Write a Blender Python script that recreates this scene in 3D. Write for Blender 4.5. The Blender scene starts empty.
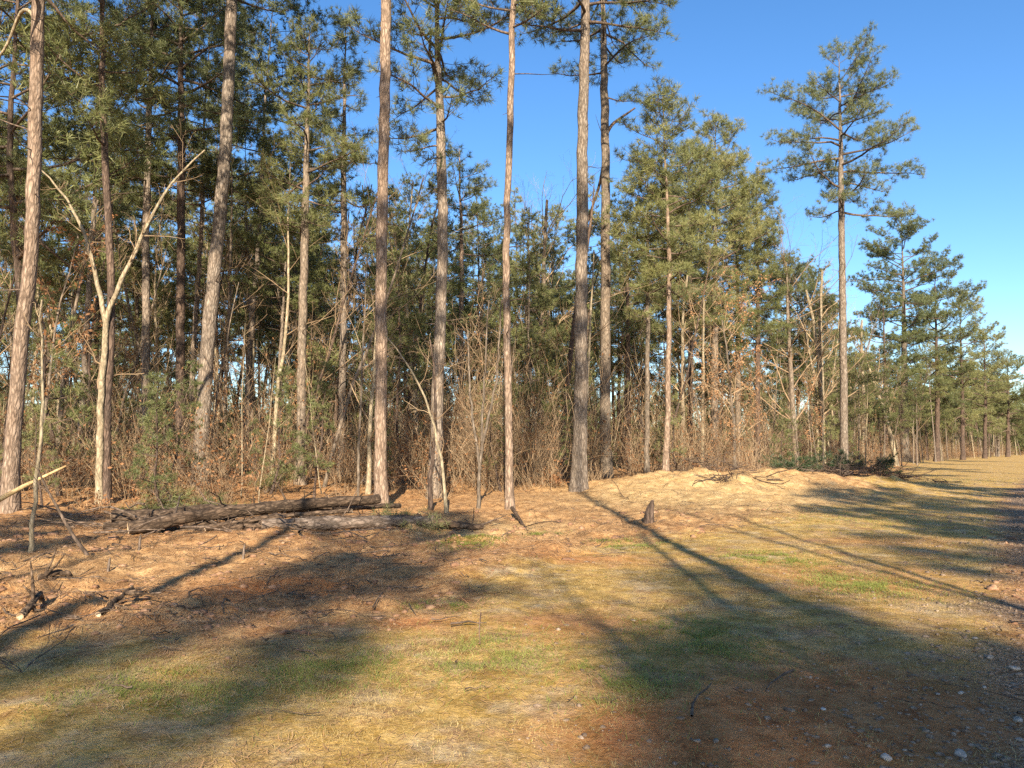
import bpy, math, random
import numpy as np
from mathutils import Vector
R = math.radians
C = bpy.context.scene.collection
sc = bpy.context.scene

# ------------------------------------------------------------------ camera
F, CX, CY, CAMH, PITCH = 773.0, 512.0, 384.0, 1.6, math.atan(63/773.0)
cam = bpy.data.objects.new('camera', bpy.data.cameras.new('camera'))
C.objects.link(cam)
cam.location = (0, 0, CAMH)
cam.rotation_euler = (R(90)+PITCH, 0, 0)
cam.data.sensor_width = 36
cam.data.lens = 36*F/1024
cam.data.clip_end = 3000
sc.camera = cam
CP, SP = math.cos(PITCH), math.sin(PITCH)
def ray(px, py):
    a, b = (px-CX)/F, (CY-py)/F
    return a, CP-b*SP, SP+b*CP
def at(px, py, y):                     # the point seen at a pixel, y metres ahead
    a, f, u = ray(px, py)
    t = y/f
    return np.array((a*t, y, CAMH+u*t))

# ------------------------------------------------------------------ light
EL = R(25.0)
SUN_AZ_OFF = R(0.8)                    # shadows run away from the camera, a hair to the left
sun = bpy.data.objects.new('sun', bpy.data.lights.new('sun', 'SUN'))
C.objects.link(sun)
sun.data.energy = 5.0
sun.data.angle = R(0.53)
sun.data.color = (1.0, 0.88, 0.70)
sun.rotation_euler = (R(90)-EL, 0, SUN_AZ_OFF)
w = bpy.data.worlds.new('World'); sc.world = w; w.use_nodes = True
nt = w.node_tree
bg = nt.nodes['Background']; bg.inputs[1].default_value = 0.092
sky = nt.nodes.new('ShaderNodeTexSky'); sky.sky_type = 'NISHITA'; sky.sun_disc = False
sky.sun_elevation = EL
sky.sun_rotation = R(180) + SUN_AZ_OFF
sky.air_density = 1.0; sky.dust_density = 0.4; sky.ozone_density = 3.2; sky.altitude = 100
hs = nt.nodes.new('ShaderNodeHueSaturation'); hs.inputs['Saturation'].default_value = 1.2; hs.inputs['Hue'].default_value = .503; hs.inputs['Value'].default_value = .97
nt.links.new(sky.outputs[0], hs.inputs['Color']); nt.links.new(hs.outputs[0], bg.inputs[0])
sc.view_settings.view_transform = 'Standard'
sc.view_settings.look = 'None'
sc.view_settings.exposure = 1.42
sc.view_settings.gamma = 1
sc.cycles.use_denoising = False
sc.cycles.max_bounces = 5
sc.cycles.diffuse_bounces = 3
sc.cycles.glossy_bounces = 2
sc.cycles.transmission_bounces = 3
sc.cycles.use_adaptive_sampling = True
sc.cycles.adaptive_threshold = 0.01
sc.render.film_transparent = False

# ------------------------------------------------------------------ noise
def _h(ix, iy, s):
    n = (ix.astype(np.int64)*374761393 + iy.astype(np.int64)*668265263 + s*974711) & 0xffffffff
    n = ((n ^ (n >> 13))*1274126177) & 0xffffffff
    n = n ^ (n >> 16)
    return (n & 0xffff)/65535.0
def vnoise(x, y, f, s=0):
    x = np.asarray(x, float)*f; y = np.asarray(y, float)*f
    ix, iy = np.floor(x), np.floor(y)
    fx, fy = x-ix, y-iy
    fx = fx*fx*(3-2*fx); fy = fy*fy*(3-2*fy)
    a = _h(ix, iy, s); b = _h(ix+1, iy, s); c = _h(ix, iy+1, s); d = _h(ix+1, iy+1, s)
    return (a*(1-fx)+b*fx)*(1-fy)+(c*(1-fx)+d*fx)*fy - 0.5
def sstep(a, b, v):
    t = np.clip((v-a)/(b-a), 0, 1)
    return t*t*(3-2*t)

# ------------------------------------------------------------------ terrain
EX = [-80, -30, -11, -3.5, 2.7, 7, 12, 22, 40, 60, 90, 140, 300]
EY = [8, 13, 16, 21, 27, 29, 33, 47, 73, 100, 140, 165, 200]
def edge(x): return np.interp(x, EX, EY)
def grass_back(x): return np.interp(x, [-60, -12, -5, -2, -.6, 1.5, 6, 10, 15, 27, 60, 300], [4, 5, 5.8, 6.6, 8.5, 12.5, 17, 23.5, 33, 54, 115, 600])
def gravel_edge(y): return np.interp(y, [-60, 0, 3, 4.9, 8, 11, 23, 44, 100, 600], [1.8, 1.5, 2.2, 3.1, 5.0, 6.9, 14.4, 29.5, 72, 450])
def gauss(x, y, cx, cy, rx, ry): return np.exp(-((x-cx)/rx)**2-((y-cy)/ry)**2)
def height(x, y):
    x = np.asarray(x, float); y = np.asarray(y, float)
    s = y-edge(x)
    h = 0.42*sstep(-2, 13, s)*sstep(60, 25, x)
    m = 0.72*gauss(x, y, 8.5, 28.8, 4.8, 4.0) + .38*gauss(x, y, 8.3, 28.0, 5.2, 3.8)*(vnoise(x, y, 1.3, 52)+.7*vnoise(x, y, 3.1, 53)) + .30*gauss(x, y, 14.2, 30.5, 2.3, 1.4)*(.6+1.6*np.clip(vnoise(x, y, 1.9, 51)+.2, 0, 1)) + 0.18*gauss(x, y, 4.6, 26, 2.6, 2.5) + 0.28*gauss(x, y, 15.6, 34.5, 2.8, 2.4) + 0.12*gauss(x, y, -8.5, 8.8, 2.2, 1.0)
    h = h + m
    grassy = sstep(1.5, -1.5, y-grass_back(x))
    rough = 1-0.75*grassy
    far = sstep(90, 30, np.hypot(x, y))
    h = h + (vnoise(x, y, .35, 1)*.16*rough + vnoise(x, y, 1.0, 2)*.11*rough + vnoise(x, y, 2.7, 3)*.07*rough
             + vnoise(x, y, 5.5, 4)*.06*rough + vnoise(x, y, 10, 14)*.03*rough + vnoise(x, y, .8, 8)*.03)*far
    clod = np.clip(vnoise(x, y, 1.4, 5)+.1, 0, 1)*np.clip(vnoise(x, y, 4.2, 6)+.12, 0, 1)
    h = h + clod*.36*rough*far*(1-grassy)*sstep(13, 9, x)*sstep(30, 14, y)
    # soil pushed up in a rough bank where the clearing meets the litter on the left
    br = gauss(y-(7.6+.18*(x+5)), x*0, 0, 0, .7, 1)*sstep(-.2, -1.5, x)*sstep(-14, -5, x)
    h = h + br*(.05+.16*np.clip(vnoise(x, y, 3.1, 12)+.2, 0, 1))
    return h
def gz(x, y): return float(height(x, y))
def hit(px, py):
    a, f, u = ray(px, py)
    t = 2.0
    while t < 500:
        if CAMH+u*t <= gz(a*t, f*t): break
        t *= 1.004
    return a*t, f*t
# ------------------------------------------------------------------ object helpers
def link(o, parent=None, label=None, cat=None, group=None, kind=None):
    if parent is not None: o.parent = parent
    if label: o['label'] = label
    if cat: o['category'] = cat
    if group: o['group'] = group
    if kind: o['kind'] = kind
    return o
class Buf:
    def __init__(s): s.v = []; s.q = []; s.t = []; s.n = 0
    def add(s, V, Q=None, T=None):
        V = np.asarray(V, np.float32).reshape(-1, 3)
        if Q is not None and len(Q): s.q.append(np.asarray(Q, np.int64).reshape(-1, 4)+s.n)
        if T is not None and len(T): s.t.append(np.asarray(T, np.int64).reshape(-1, 3)+s.n)
        s.v.append(V); s.n += len(V)
    def arrays(s):
        V = np.concatenate(s.v) if s.v else np.zeros((0, 3), np.float32)
        Q = np.concatenate(s.q) if s.q else np.zeros((0, 4), np.int64)
        T = np.concatenate(s.t) if s.t else np.zeros((0, 3), np.int64)
        return V, Q, T
    def mesh(s, name, mat, smooth=True, extra=None):
        nq = sum(len(q) for q in s.q)
        if extra is not None and extra[0].n:        # limbs carrying the needles: one crown, two materials
            V, Q, T = extra[0].arrays(); s.add(V, Q, T)
        V, Q, T = s.arrays()
        me = bpy.data.meshes.new(name)
        me.vertices.add(len(V)); me.vertices.foreach_set('co', V.ravel())
        me.loops.add(len(Q)*4+len(T)*3)
        me.loops.foreach_set('vertex_index', np.concatenate([Q.ravel(), T.ravel()]).astype(np.int32))
        me.polygons.add(len(Q)+len(T))
        me.polygons.foreach_set('loop_start', np.concatenate([np.arange(len(Q))*4, len(Q)*4+np.arange(len(T))*3]).astype(np.int32))
        me.update(calc_edges=True)
        if smooth: me.polygons.foreach_set('use_smooth', np.ones(len(Q)+len(T), bool))
        me.materials.append(mat)
        if extra is not None:
            me.materials.append(extra[1])
            mi = np.zeros(len(Q)+len(T), np.int32)
            mi[nq:len(Q)] = 1
            me.polygons.foreach_set('material_index', mi)
        return me
    def obj(s, name, mat, parent=None, smooth=True, extra=None, **k):
        o = bpy.data.objects.new(name, s.mesh(name, mat, smooth, extra)); C.objects.link(o)
        return link(o, parent, **k)
def empty(name, loc, **k):
    o = bpy.data.objects.new(name, None); C.objects.link(o)
    o.location = loc; o.empty_display_size = .3
    return link(o, **k)
def unit(v):
    return v/np.maximum(np.linalg.norm(v, axis=-1, keepdims=True), 1e-9)
def tubes(buf, items, sides, rough=0.0, rng=None):
    groups = {}
    for P, r in items: groups.setdefault(len(P), []).append((P, r))
    for n, g in groups.items():
        P = np.array([a for a, _ in g], float); r = np.array([b for _, b in g], float)
        B = len(g)
        T = unit(np.gradient(P, axis=1))
        ref = np.where((np.abs(T[:, :1, 2:3]) < .8), np.array([0, 0, 1.]), np.array([1., 0, 0]))
        u = unit(np.cross(T, ref)); v = np.cross(T, u)
        if sides == 2:
            ring = np.stack([P+u*r[..., None], P-u*r[..., None]], 2)
            idx = np.arange(B*n*2).reshape(B, n, 2)
            Q = np.stack([idx[:, :-1, 0], idx[:, :-1, 1], idx[:, 1:, 1], idx[:, 1:, 0]], -1)
            buf.add(ring, Q); continue
        a = np.arange(sides)*2*math.pi/sides
        rr = np.repeat(r[:, :, None], sides, 2)
        if rough: rr = rr*(1+rough*(rng.random(rr.shape)-.5))
        ring = P[:, :, None]+(np.cos(a)[None, None, :, None]*u[:, :, None]+np.sin(a)[None, None, :, None]*v[:, :, None])*rr[..., None]
        idx = np.arange(B*n*sides).reshape(B, n, sides)
        j = np.roll(idx, -1, axis=2)
        Q = np.stack([idx[:, :-1], j[:, :-1], j[:, 1:], idx[:, 1:]], -1)
        buf.add(ring, Q)
def resample(P, n, sm=True):
    P = np.asarray(P, float)
    d = np.r_[0, np.cumsum(np.linalg.norm(np.diff(P, axis=0), axis=1))]
    t = np.linspace(0, d[-1], n)
    out = np.stack([np.interp(t, d, P[:, k]) for k in range(3)], 1)
    if sm and n > 6:
        for _ in range(3): out[1:-1] = (out[:-2]+2*out[1:-1]+out[2:])/4
    return out

# ------------------------------------------------------------------ materials
def mat(name):
    m = bpy.data.materials.new(name); m.use_nodes = True
    t = m.node_tree; t.nodes.clear()
    o = t.nodes.new('ShaderNodeOutputMaterial')
    return m, t, o
def N(t, typ, **k):
    n = t.nodes.new(typ)
    for a, b in k.items():
        if a.startswith('i_'): n.inputs[a[2:].replace('_', ' ')].default_value = b
        else: setattr(n, a, b)
    return n
def ramp(t, fac, stops):
    r = t.nodes.new('ShaderNodeValToRGB')
    e = r.color_ramp.elements
    while len(e) < len(stops): e.new(.5)
    for el, (p, c) in zip(e, stops): el.position = p; el.color = (*c, 1)
    t.links.new(fac, r.inputs[0]); return r.outputs[0]
def mixc(t, fac, a, b, mode='MIX'):
    m = t.nodes.new('ShaderNodeMix'); m.data_type = 'RGBA'; m.blend_type = mode
    for s, v in ((0, fac), (6, a), (7, b)):
        if isinstance(v, (int, float)): m.inputs[s].default_value = v
        elif isinstance(v, tuple): m.inputs[s].default_value = (*v, 1)
        else: t.links.new(v, m.inputs[s])
    return m.outputs[2]
def mth(t, op, a, b=0.0, c=0.0, clamp=False):
    m = t.nodes.new('ShaderNodeMath'); m.operation = op; m.use_clamp = clamp
    for s, v in ((0, a), (1, b), (2, c)):
        if isinstance(v, (int, float)): m.inputs[s].default_value = v
        else: t.links.new(v, m.inputs[s])
    return m.outputs[0]
def noise(t, vec, scale, detail=4, rough=.6):
    n = N(t, 'ShaderNodeTexNoise'); n.inputs['Scale'].default_value = scale
    n.inputs['Detail'].default_value = detail; n.inputs['Roughness'].default_value = rough
    t.links.new(vec, n.inputs['Vector']); return n.outputs[0]
def bark(name, dark, mid, light, zs=.25, vs=14, bump=.55):
    m, t, o = mat(name)
    tc = N(t, 'ShaderNodeTexCoord'); mp = N(t, 'ShaderNodeMapping')
    mp.inputs['Scale'].default_value = (1, 1, zs)
    oi = N(t, 'ShaderNodeObjectInfo')
    t.links.new(tc.outputs['Object'], mp.inputs[0])
    v = N(t, 'ShaderNodeTexVoronoi'); v.feature = 'DISTANCE_TO_EDGE'; v.inputs['Scale'].default_value = vs
    nz = noise(t, mp.outputs[0], 9, 5)
    dist = mixc(t, .12, mp.outputs[0], nz, 'ADD')
    t.links.new(dist, v.inputs['Vector'])
    crack = mth(t, 'MULTIPLY', v.outputs[0], 5.0, clamp=True)
    col = ramp(t, noise(t, mp.outputs[0], 14, 6, .7), [(.3, dark), (.5, mid), (.72, light)])
    big = noise(t, tc.outputs['Object'], .55, 3)
    col = mixc(t, mth(t, 'MULTIPLY_ADD', big, 2.2, -.75, clamp=True), col, mixc(t, .3, col, (.30, .19, .12)))
    col = mixc(t, crack, mixc(t, .72, col, dark), col)
    col = mixc(t, 1.0, col, mixc(t, oi.outputs['Random'], (.8, .78, .76), (1.15, 1.1, 1.05)), 'MULTIPLY')
    p = N(t, 'ShaderNodeBsdfPrincipled'); p.inputs['Roughness'].default_value = .9
    p.inputs['Specular IOR Level'].default_value = .2
    t.links.new(col, p.inputs['Base Color'])
    b = N(t, 'ShaderNodeBump'); b.inputs['Strength'].default_value = bump; b.inputs['Distance'].default_value = .03
    t.links.new(mth(t, 'ADD', crack, mth(t, 'MULTIPLY', nz, .6)), b.inputs['Height'])
    t.links.new(b.outputs[0], p.inputs['Normal'])
    t.links.new(p.outputs[0], o.inputs[0])
    return m
def leafy(name, stops, scale=.6, transl=.3, rough=.5, fine=6.0, wrap=None):
    m, t, o = mat(name)
    tc = N(t, 'ShaderNodeTexCoord'); oi = N(t, 'ShaderNodeObjectInfo')
    a = noise(t, tc.outputs['Object'], scale, 2); b = noise(t, tc.outputs['Object'], fine, 1)
    f = mth(t, 'MULTIPLY_ADD', b, .55, mth(t, 'MULTIPLY_ADD', a, .6, mth(t, 'MULTIPLY_ADD', oi.outputs['Random'], .25, -.2)))
    col = ramp(t, f, stops)
    p = N(t, 'ShaderNodeBsdfPrincipled'); p.inputs['Roughness'].default_value = rough
    p.inputs['Specular IOR Level'].default_value = .35
    t.links.new(col, p.inputs['Base Color'])
    tr = N(t, 'ShaderNodeBsdfTranslucent'); t.links.new(col, tr.inputs[0])
    mx = N(t, 'ShaderNodeMixShader'); mx.inputs[0].default_value = transl
    t.links.new(p.outputs[0], mx.inputs[1]); t.links.new(tr.outputs[0], mx.inputs[2])
    t.links.new(mx.outputs[0], o.inputs[0])
    return m
M = {}
M['bark'] = bark('pine_bark', (.07, .056, .044), (.235, .195, .155), (.42, .37, .31))
M['bark_red'] = bark('pine_bark_red', (.08, .056, .04), (.27, .20, .148), (.45, .36, .285))
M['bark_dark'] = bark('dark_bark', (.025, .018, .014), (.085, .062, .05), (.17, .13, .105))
M['bark_pale'] = bark('pale_bark', (.12, .10, .065), (.31, .26, .175), (.50, .44, .31), zs=.4, vs=10, bump=.25)
M['bark_grey'] = bark('grey_bark', (.06, .05, .038), (.17, .14, .108), (.32, .275, .22), zs=.3, vs=12, bump=.3)
M['log'] = bark('log_bark', (.018, .012, .008), (.08, .056, .038), (.20, .145, .10), zs=.5, vs=11)
M['log_pale'] = bark('weathered_log', (.05, .038, .028), (.17, .135, .11), (.33, .275, .225), zs=.5, vs=11)
M['limb'] = bark('limb_bark', (.035, .027, .02), (.12, .09, .07), (.24, .19, .15), vs=8, bump=.2)
M['needle'] = leafy('pine_needles', [(.2, (.072, .086, .032)), (.45, (.165, .18, .066)), (.62, (.26, .26, .10)), (.85, (.38, .33, .14))], transl=.4)
M['needle_blue'] = leafy('pine_needles_cool', [(.2, (.066, .084, .038)), (.45, (.15, .172, .072)), (.65, (.24, .25, .11)), (.85, (.35, .32, .16))], transl=.4)
M['needle_yel'] = leafy('pine_needles_yellow', [(.2, (.07, .088, .03)), (.45, (.17, .185, .068)), (.62, (.255, .25, .10)), (.85, (.35, .30, .13))], transl=.4)
M['needle_dark'] = leafy('cut_bough_needles', [(.2, (.02, .035, .016)), (.5, (.05, .075, .03)), (.85, (.10, .12, .055))], transl=.25)
M['twig'] = leafy('bare_twigs', [(.2, (.10, .062, .034)), (.5, (.26, .175, .10)), (.85, (.45, .33, .20))], .8, 0, .8, 3)
M['shrubleaf'] = leafy('brown_leaves', [(.2, (.12, .05, .02)), (.5, (.32, .155, .065)), (.85, (.50, .30, .15))], .8, .3, .7, 3)
M['straw'] = leafy('pine_straw', [(.2, (.18, .085, .035)), (.5, (.44, .25, .11)), (.85, (.74, .52, .28))], .5, .1, .8, 3)
M['litter'] = leafy('litter_leaves', [(.2, (.09, .045, .022)), (.5, (.26, .145, .08)), (.85, (.45, .31, .19))], 1.2, .15, .8, 5)
M['grass'] = leafy('grass_blades', [(.25, (.20, .135, .045)), (.5, (.46, .33, .12)), (.68, (.66, .50, .235)), (.9, (.80, .67, .42))], 1.1, .25, .7, 4)
M['green_grass'] = leafy('fresh_grass', [(.2, (.10, .13, .025)), (.5, (.22, .25, .05)), (.85, (.38, .36, .10))], 1.1, .3, .6, 4)
def plain(name, stops, scale, rough=.9, bump=.3, bscale=30):
    m, t, o = mat(name)
    tc = N(t, 'ShaderNodeTexCoord'); oi = N(t, 'ShaderNodeObjectInfo')
    p = N(t, 'ShaderNodeBsdfPrincipled'); p.inputs['Roughness'].default_value = rough
    f = mth(t, 'MULTIPLY_ADD', oi.outputs['Random'], .2, mth(t, 'SUBTRACT', noise(t, tc.outputs['Object'], scale, 5, .65), .1))
    t.links.new(ramp(t, f, stops), p.inputs['Base Color'])
    b = N(t, 'ShaderNodeBump'); b.inputs['Strength'].default_value = bump; b.inputs['Distance'].default_value = .02
    t.links.new(noise(t, tc.outputs['Object'], bscale, 4), b.inputs['Height'])
    t.links.new(b.outputs[0], p.inputs['Normal']); t.links.new(p.outputs[0], o.inputs[0])
    return m
M['stone'] = plain('gravel_stone', [(.3, (.08, .05, .03)), (.5, (.22, .155, .105)), (.75, (.52, .43, .33))], 22)
M['rock'] = plain('pale_rock', [(.3, (.18, .145, .11)), (.5, (.36, .31, .26)), (.75, (.56, .51, .45))], 14)
M['clod'] = plain('clay_clod', [(.3, (.11, .05, .025)), (.5, (.26, .14, .075)), (.75, (.42, .28, .17))], 9)
M['wood'] = plain('split_wood', [(.3, (.28, .17, .07)), (.5, (.50, .36, .17)), (.75, (.66, .52, .30))], 8, .8, .5)
M['endgrain'] = plain('cut_wood', [(.3, (.20, .13, .07)), (.5, (.42, .29, .17)), (.75, (.55, .42, .28))], 14, .85, .2)

# ground
def ground_material():
    m, t, o = mat('forest_ground')
    geo = N(t, 'ShaderNodeNewGeometry'); pos = geo.outputs['Position']
    at_ = N(t, 'ShaderNodeAttribute'); at_.attribute_name = 'cover'
    sp = N(t, 'ShaderNodeSeparateColor'); t.links.new(at_.outputs['Color'], sp.inputs[0])
    n1 = noise(t, pos, .7, 5, .65); n2 = noise(t, pos, 3.5, 6, .7); n3 = noise(t, pos, 22, 5, .75); n4 = noise(t, pos, 90, 3, .7)
    n5 = noise(t, pos, 9, 5, .75)
    fine = mth(t, 'MULTIPLY_ADD', n3, .35, mth(t, 'MULTIPLY_ADD', n5, .3, mth(t, 'MULTIPLY', n4, .35)))
    mixn = mth(t, 'MULTIPLY_ADD', n2, .4, mth(t, 'MULTIPLY', fine, .6))
    straw = ramp(t, mixn, [(.36, (.09, .038, .014)), (.46, (.27, .13, .052)), (.55, (.50, .285, .125)), (.68, (.76, .52, .28))])
    pale = ramp(t, mixn, [(.36, (.16, .085, .03)), (.48, (.42, .275, .12)), (.66, (.76, .57, .30))])
    grass = ramp(t, mixn, [(.36, (.12, .068, .018)), (.46, (.33, .20, .05)), (.55, (.56, .365, .12)), (.67, (.78, .56, .25))])
    thatch = ramp(t, mixn, [(.36, (.09, .062, .034)), (.46, (.28, .20, .115)), (.56, (.52, .40, .24)), (.67, (.76, .63, .42))])
    earth = ramp(t, mixn, [(.36, (.10, .045, .02)), (.47, (.25, .13, .065)), (.6, (.45, .27, .15))])
    n6 = noise(t, pos, 1.6, 5, .7)
    grass = mixc(t, mth(t, 'MULTIPLY_ADD', n6, 5.0, -2.35, clamp=True), grass, thatch)
    n7 = noise(t, pos, 1.05, 6, .72)
    grass = mixc(t, mth(t, 'MULTIPLY_ADD', n7, 6.0, -3.1, clamp=True), grass, earth)
    clay = ramp(t, mixn, [(.38, (.14, .045, .015)), (.48, (.38, .15, .05)), (.64, (.60, .31, .13))])
    v = N(t, 'ShaderNodeTexVoronoi'); v.inputs['Scale'].default_value = 55; t.links.new(pos, v.inputs['Vector'])
    vs = N(t, 'ShaderNodeSeparateColor'); t.links.new(v.outputs['Color'], vs.inputs[0])
    grav = ramp(t, mth(t, 'MULTIPLY_ADD', vs.outputs[0], .5, mth(t, 'MULTIPLY', fine, .5)), [(.2, (.055, .034, .02)), (.42, (.14, .09, .056)), (.62, (.25, .175, .12)), (.84, (.48, .39, .30))])
    def edgef(ch, amt=1.1):
        return mth(t, 'MULTIPLY_ADD', mth(t, 'SUBTRACT', mth(t, 'MULTIPLY_ADD', n2, .6, mth(t, 'MULTIPLY', n1, .4)), .5), amt*2.2, mth(t, 'MULTIPLY_ADD', ch, 1.6, -.3), clamp=True)
    col = mixc(t, at_.outputs['Alpha'], straw, pale)
    col = mixc(t, edgef(sp.outputs[0]), col, grass)
    col = mixc(t, edgef(sp.outputs[1]), col, clay)
    col = mixc(t, edgef(sp.outputs[2]), col, grav)
    p = N(t, 'ShaderNodeBsdfPrincipled'); p.inputs['Roughness'].default_value = .95; p.inputs['Specular IOR Level'].default_value = .15
    t.links.new(col, p.inputs['Base Color'])
    b = N(t, 'ShaderNodeBump'); b.inputs['Strength'].default_value = .9; b.inputs['Distance'].default_value = .05
    t.links.new(mth(t, 'MULTIPLY_ADD', n3, .6, mth(t, 'MULTIPLY_ADD', n4, .25, mth(t, 'MULTIPLY', n2, .5))), b.inputs['Height'])
    t.links.new(b.outputs[0], p.inputs['Normal']); t.links.new(p.outputs[0], o.inputs[0])
    return m
def m_grass(x, y):
    return sstep(1.2+.03*y, -1.2-.03*y, y-grass_back(x)+3*vnoise(x, y, .5, 21)*np.clip(y/12, .3, 2))*sstep(-.5, .6, gravel_edge(y)-x)
def m_gravel(x, y):
    return sstep(-.7, 1.0, x-gravel_edge(y)+1.6*vnoise(x, y, .9, 22))
def m_clay(x, y):
    a = gauss(x, y, 2.2, 4.9, 1.5, 1.3)+.5*gauss(x, y, 4.2, 9.5, 2, 2)+1.1*gauss(x, y, -2.7, 9.2, 1.0, .8)+.8*gauss(x, y, -.9, 7.3, .5, .4)+.6*gauss(x, y, 1.2, 11.2, 1.2, .8)+.7*gauss(x, y, .9, 4.4, .8, .5)+.5*gauss(x, y, -5.3, 7.6, .5, .4)
    a = a+.6*gauss(x, y, .6, 7.2, .8, .8)+.5*gauss(x, y, 6.5, 13.5, 2.0, 1.2)+.7*sstep(14, 20, x)*sstep(2, -1, np.abs(y-grass_back(x)-1.5))
    return np.clip(a, 0, 1)
def m_pale(x, y):
    return np.clip(1.2*gauss(x, y, 6.5, 24, 5.5, 6.5)+.7*gauss(x, y, -.3, 15.5, 1.6, 2.2)+.35*gauss(x, y, -6, 11, 3, 2), 0, 1)
def axis(segs):
    out = [segs[0][0]]
    for a, b, s0, s1 in segs:
        x = a
        while x < b-1e-6:
            f = (x-a)/(b-a); x += s0+(s1-s0)*f
            out.append(min(x, b))
    return np.array(sorted(set(np.round(out, 4))))
gx = axis([(-900, -60, 140, 8), (-60, -16, 3, .4), (-16, -5, .3, .07), (-5, 5, .055, .055), (5, 16, .07, .25), (16, 60, .3, 2), (60, 900, 8, 140)])
gy = axis([(-300, -20, 60, 4), (-20, 2, 2, .2), (2, 9, .045, .06), (9, 20, .06, .12), (20, 45, .13, .5), (45, 120, .6, 4), (120, 1400, 10, 200)])
X, Y = np.meshgrid(gx, gy)
Z = height(X, Y)
nb = Buf()
idx = np.arange(X.size).reshape(X.shape)
nb.add(np.stack([X, Y, Z], -1), np.stack([idx[:-1, :-1], idx[:-1, 1:], idx[1:, 1:], idx[1:, :-1]], -1))
ground = nb.obj('ground', ground_material(), kind='structure', label='rough clearing floor of grass, red clay and pine straw with a gravel track edge', cat='ground')
ca = ground.data.color_attributes.new('cover', 'FLOAT_COLOR', 'POINT')
ca.data.foreach_set('color', np.stack([m_grass(X, Y), m_clay(X, Y), m_gravel(X, Y), m_pale(X, Y)], -1).astype(np.float32).ravel())

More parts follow.
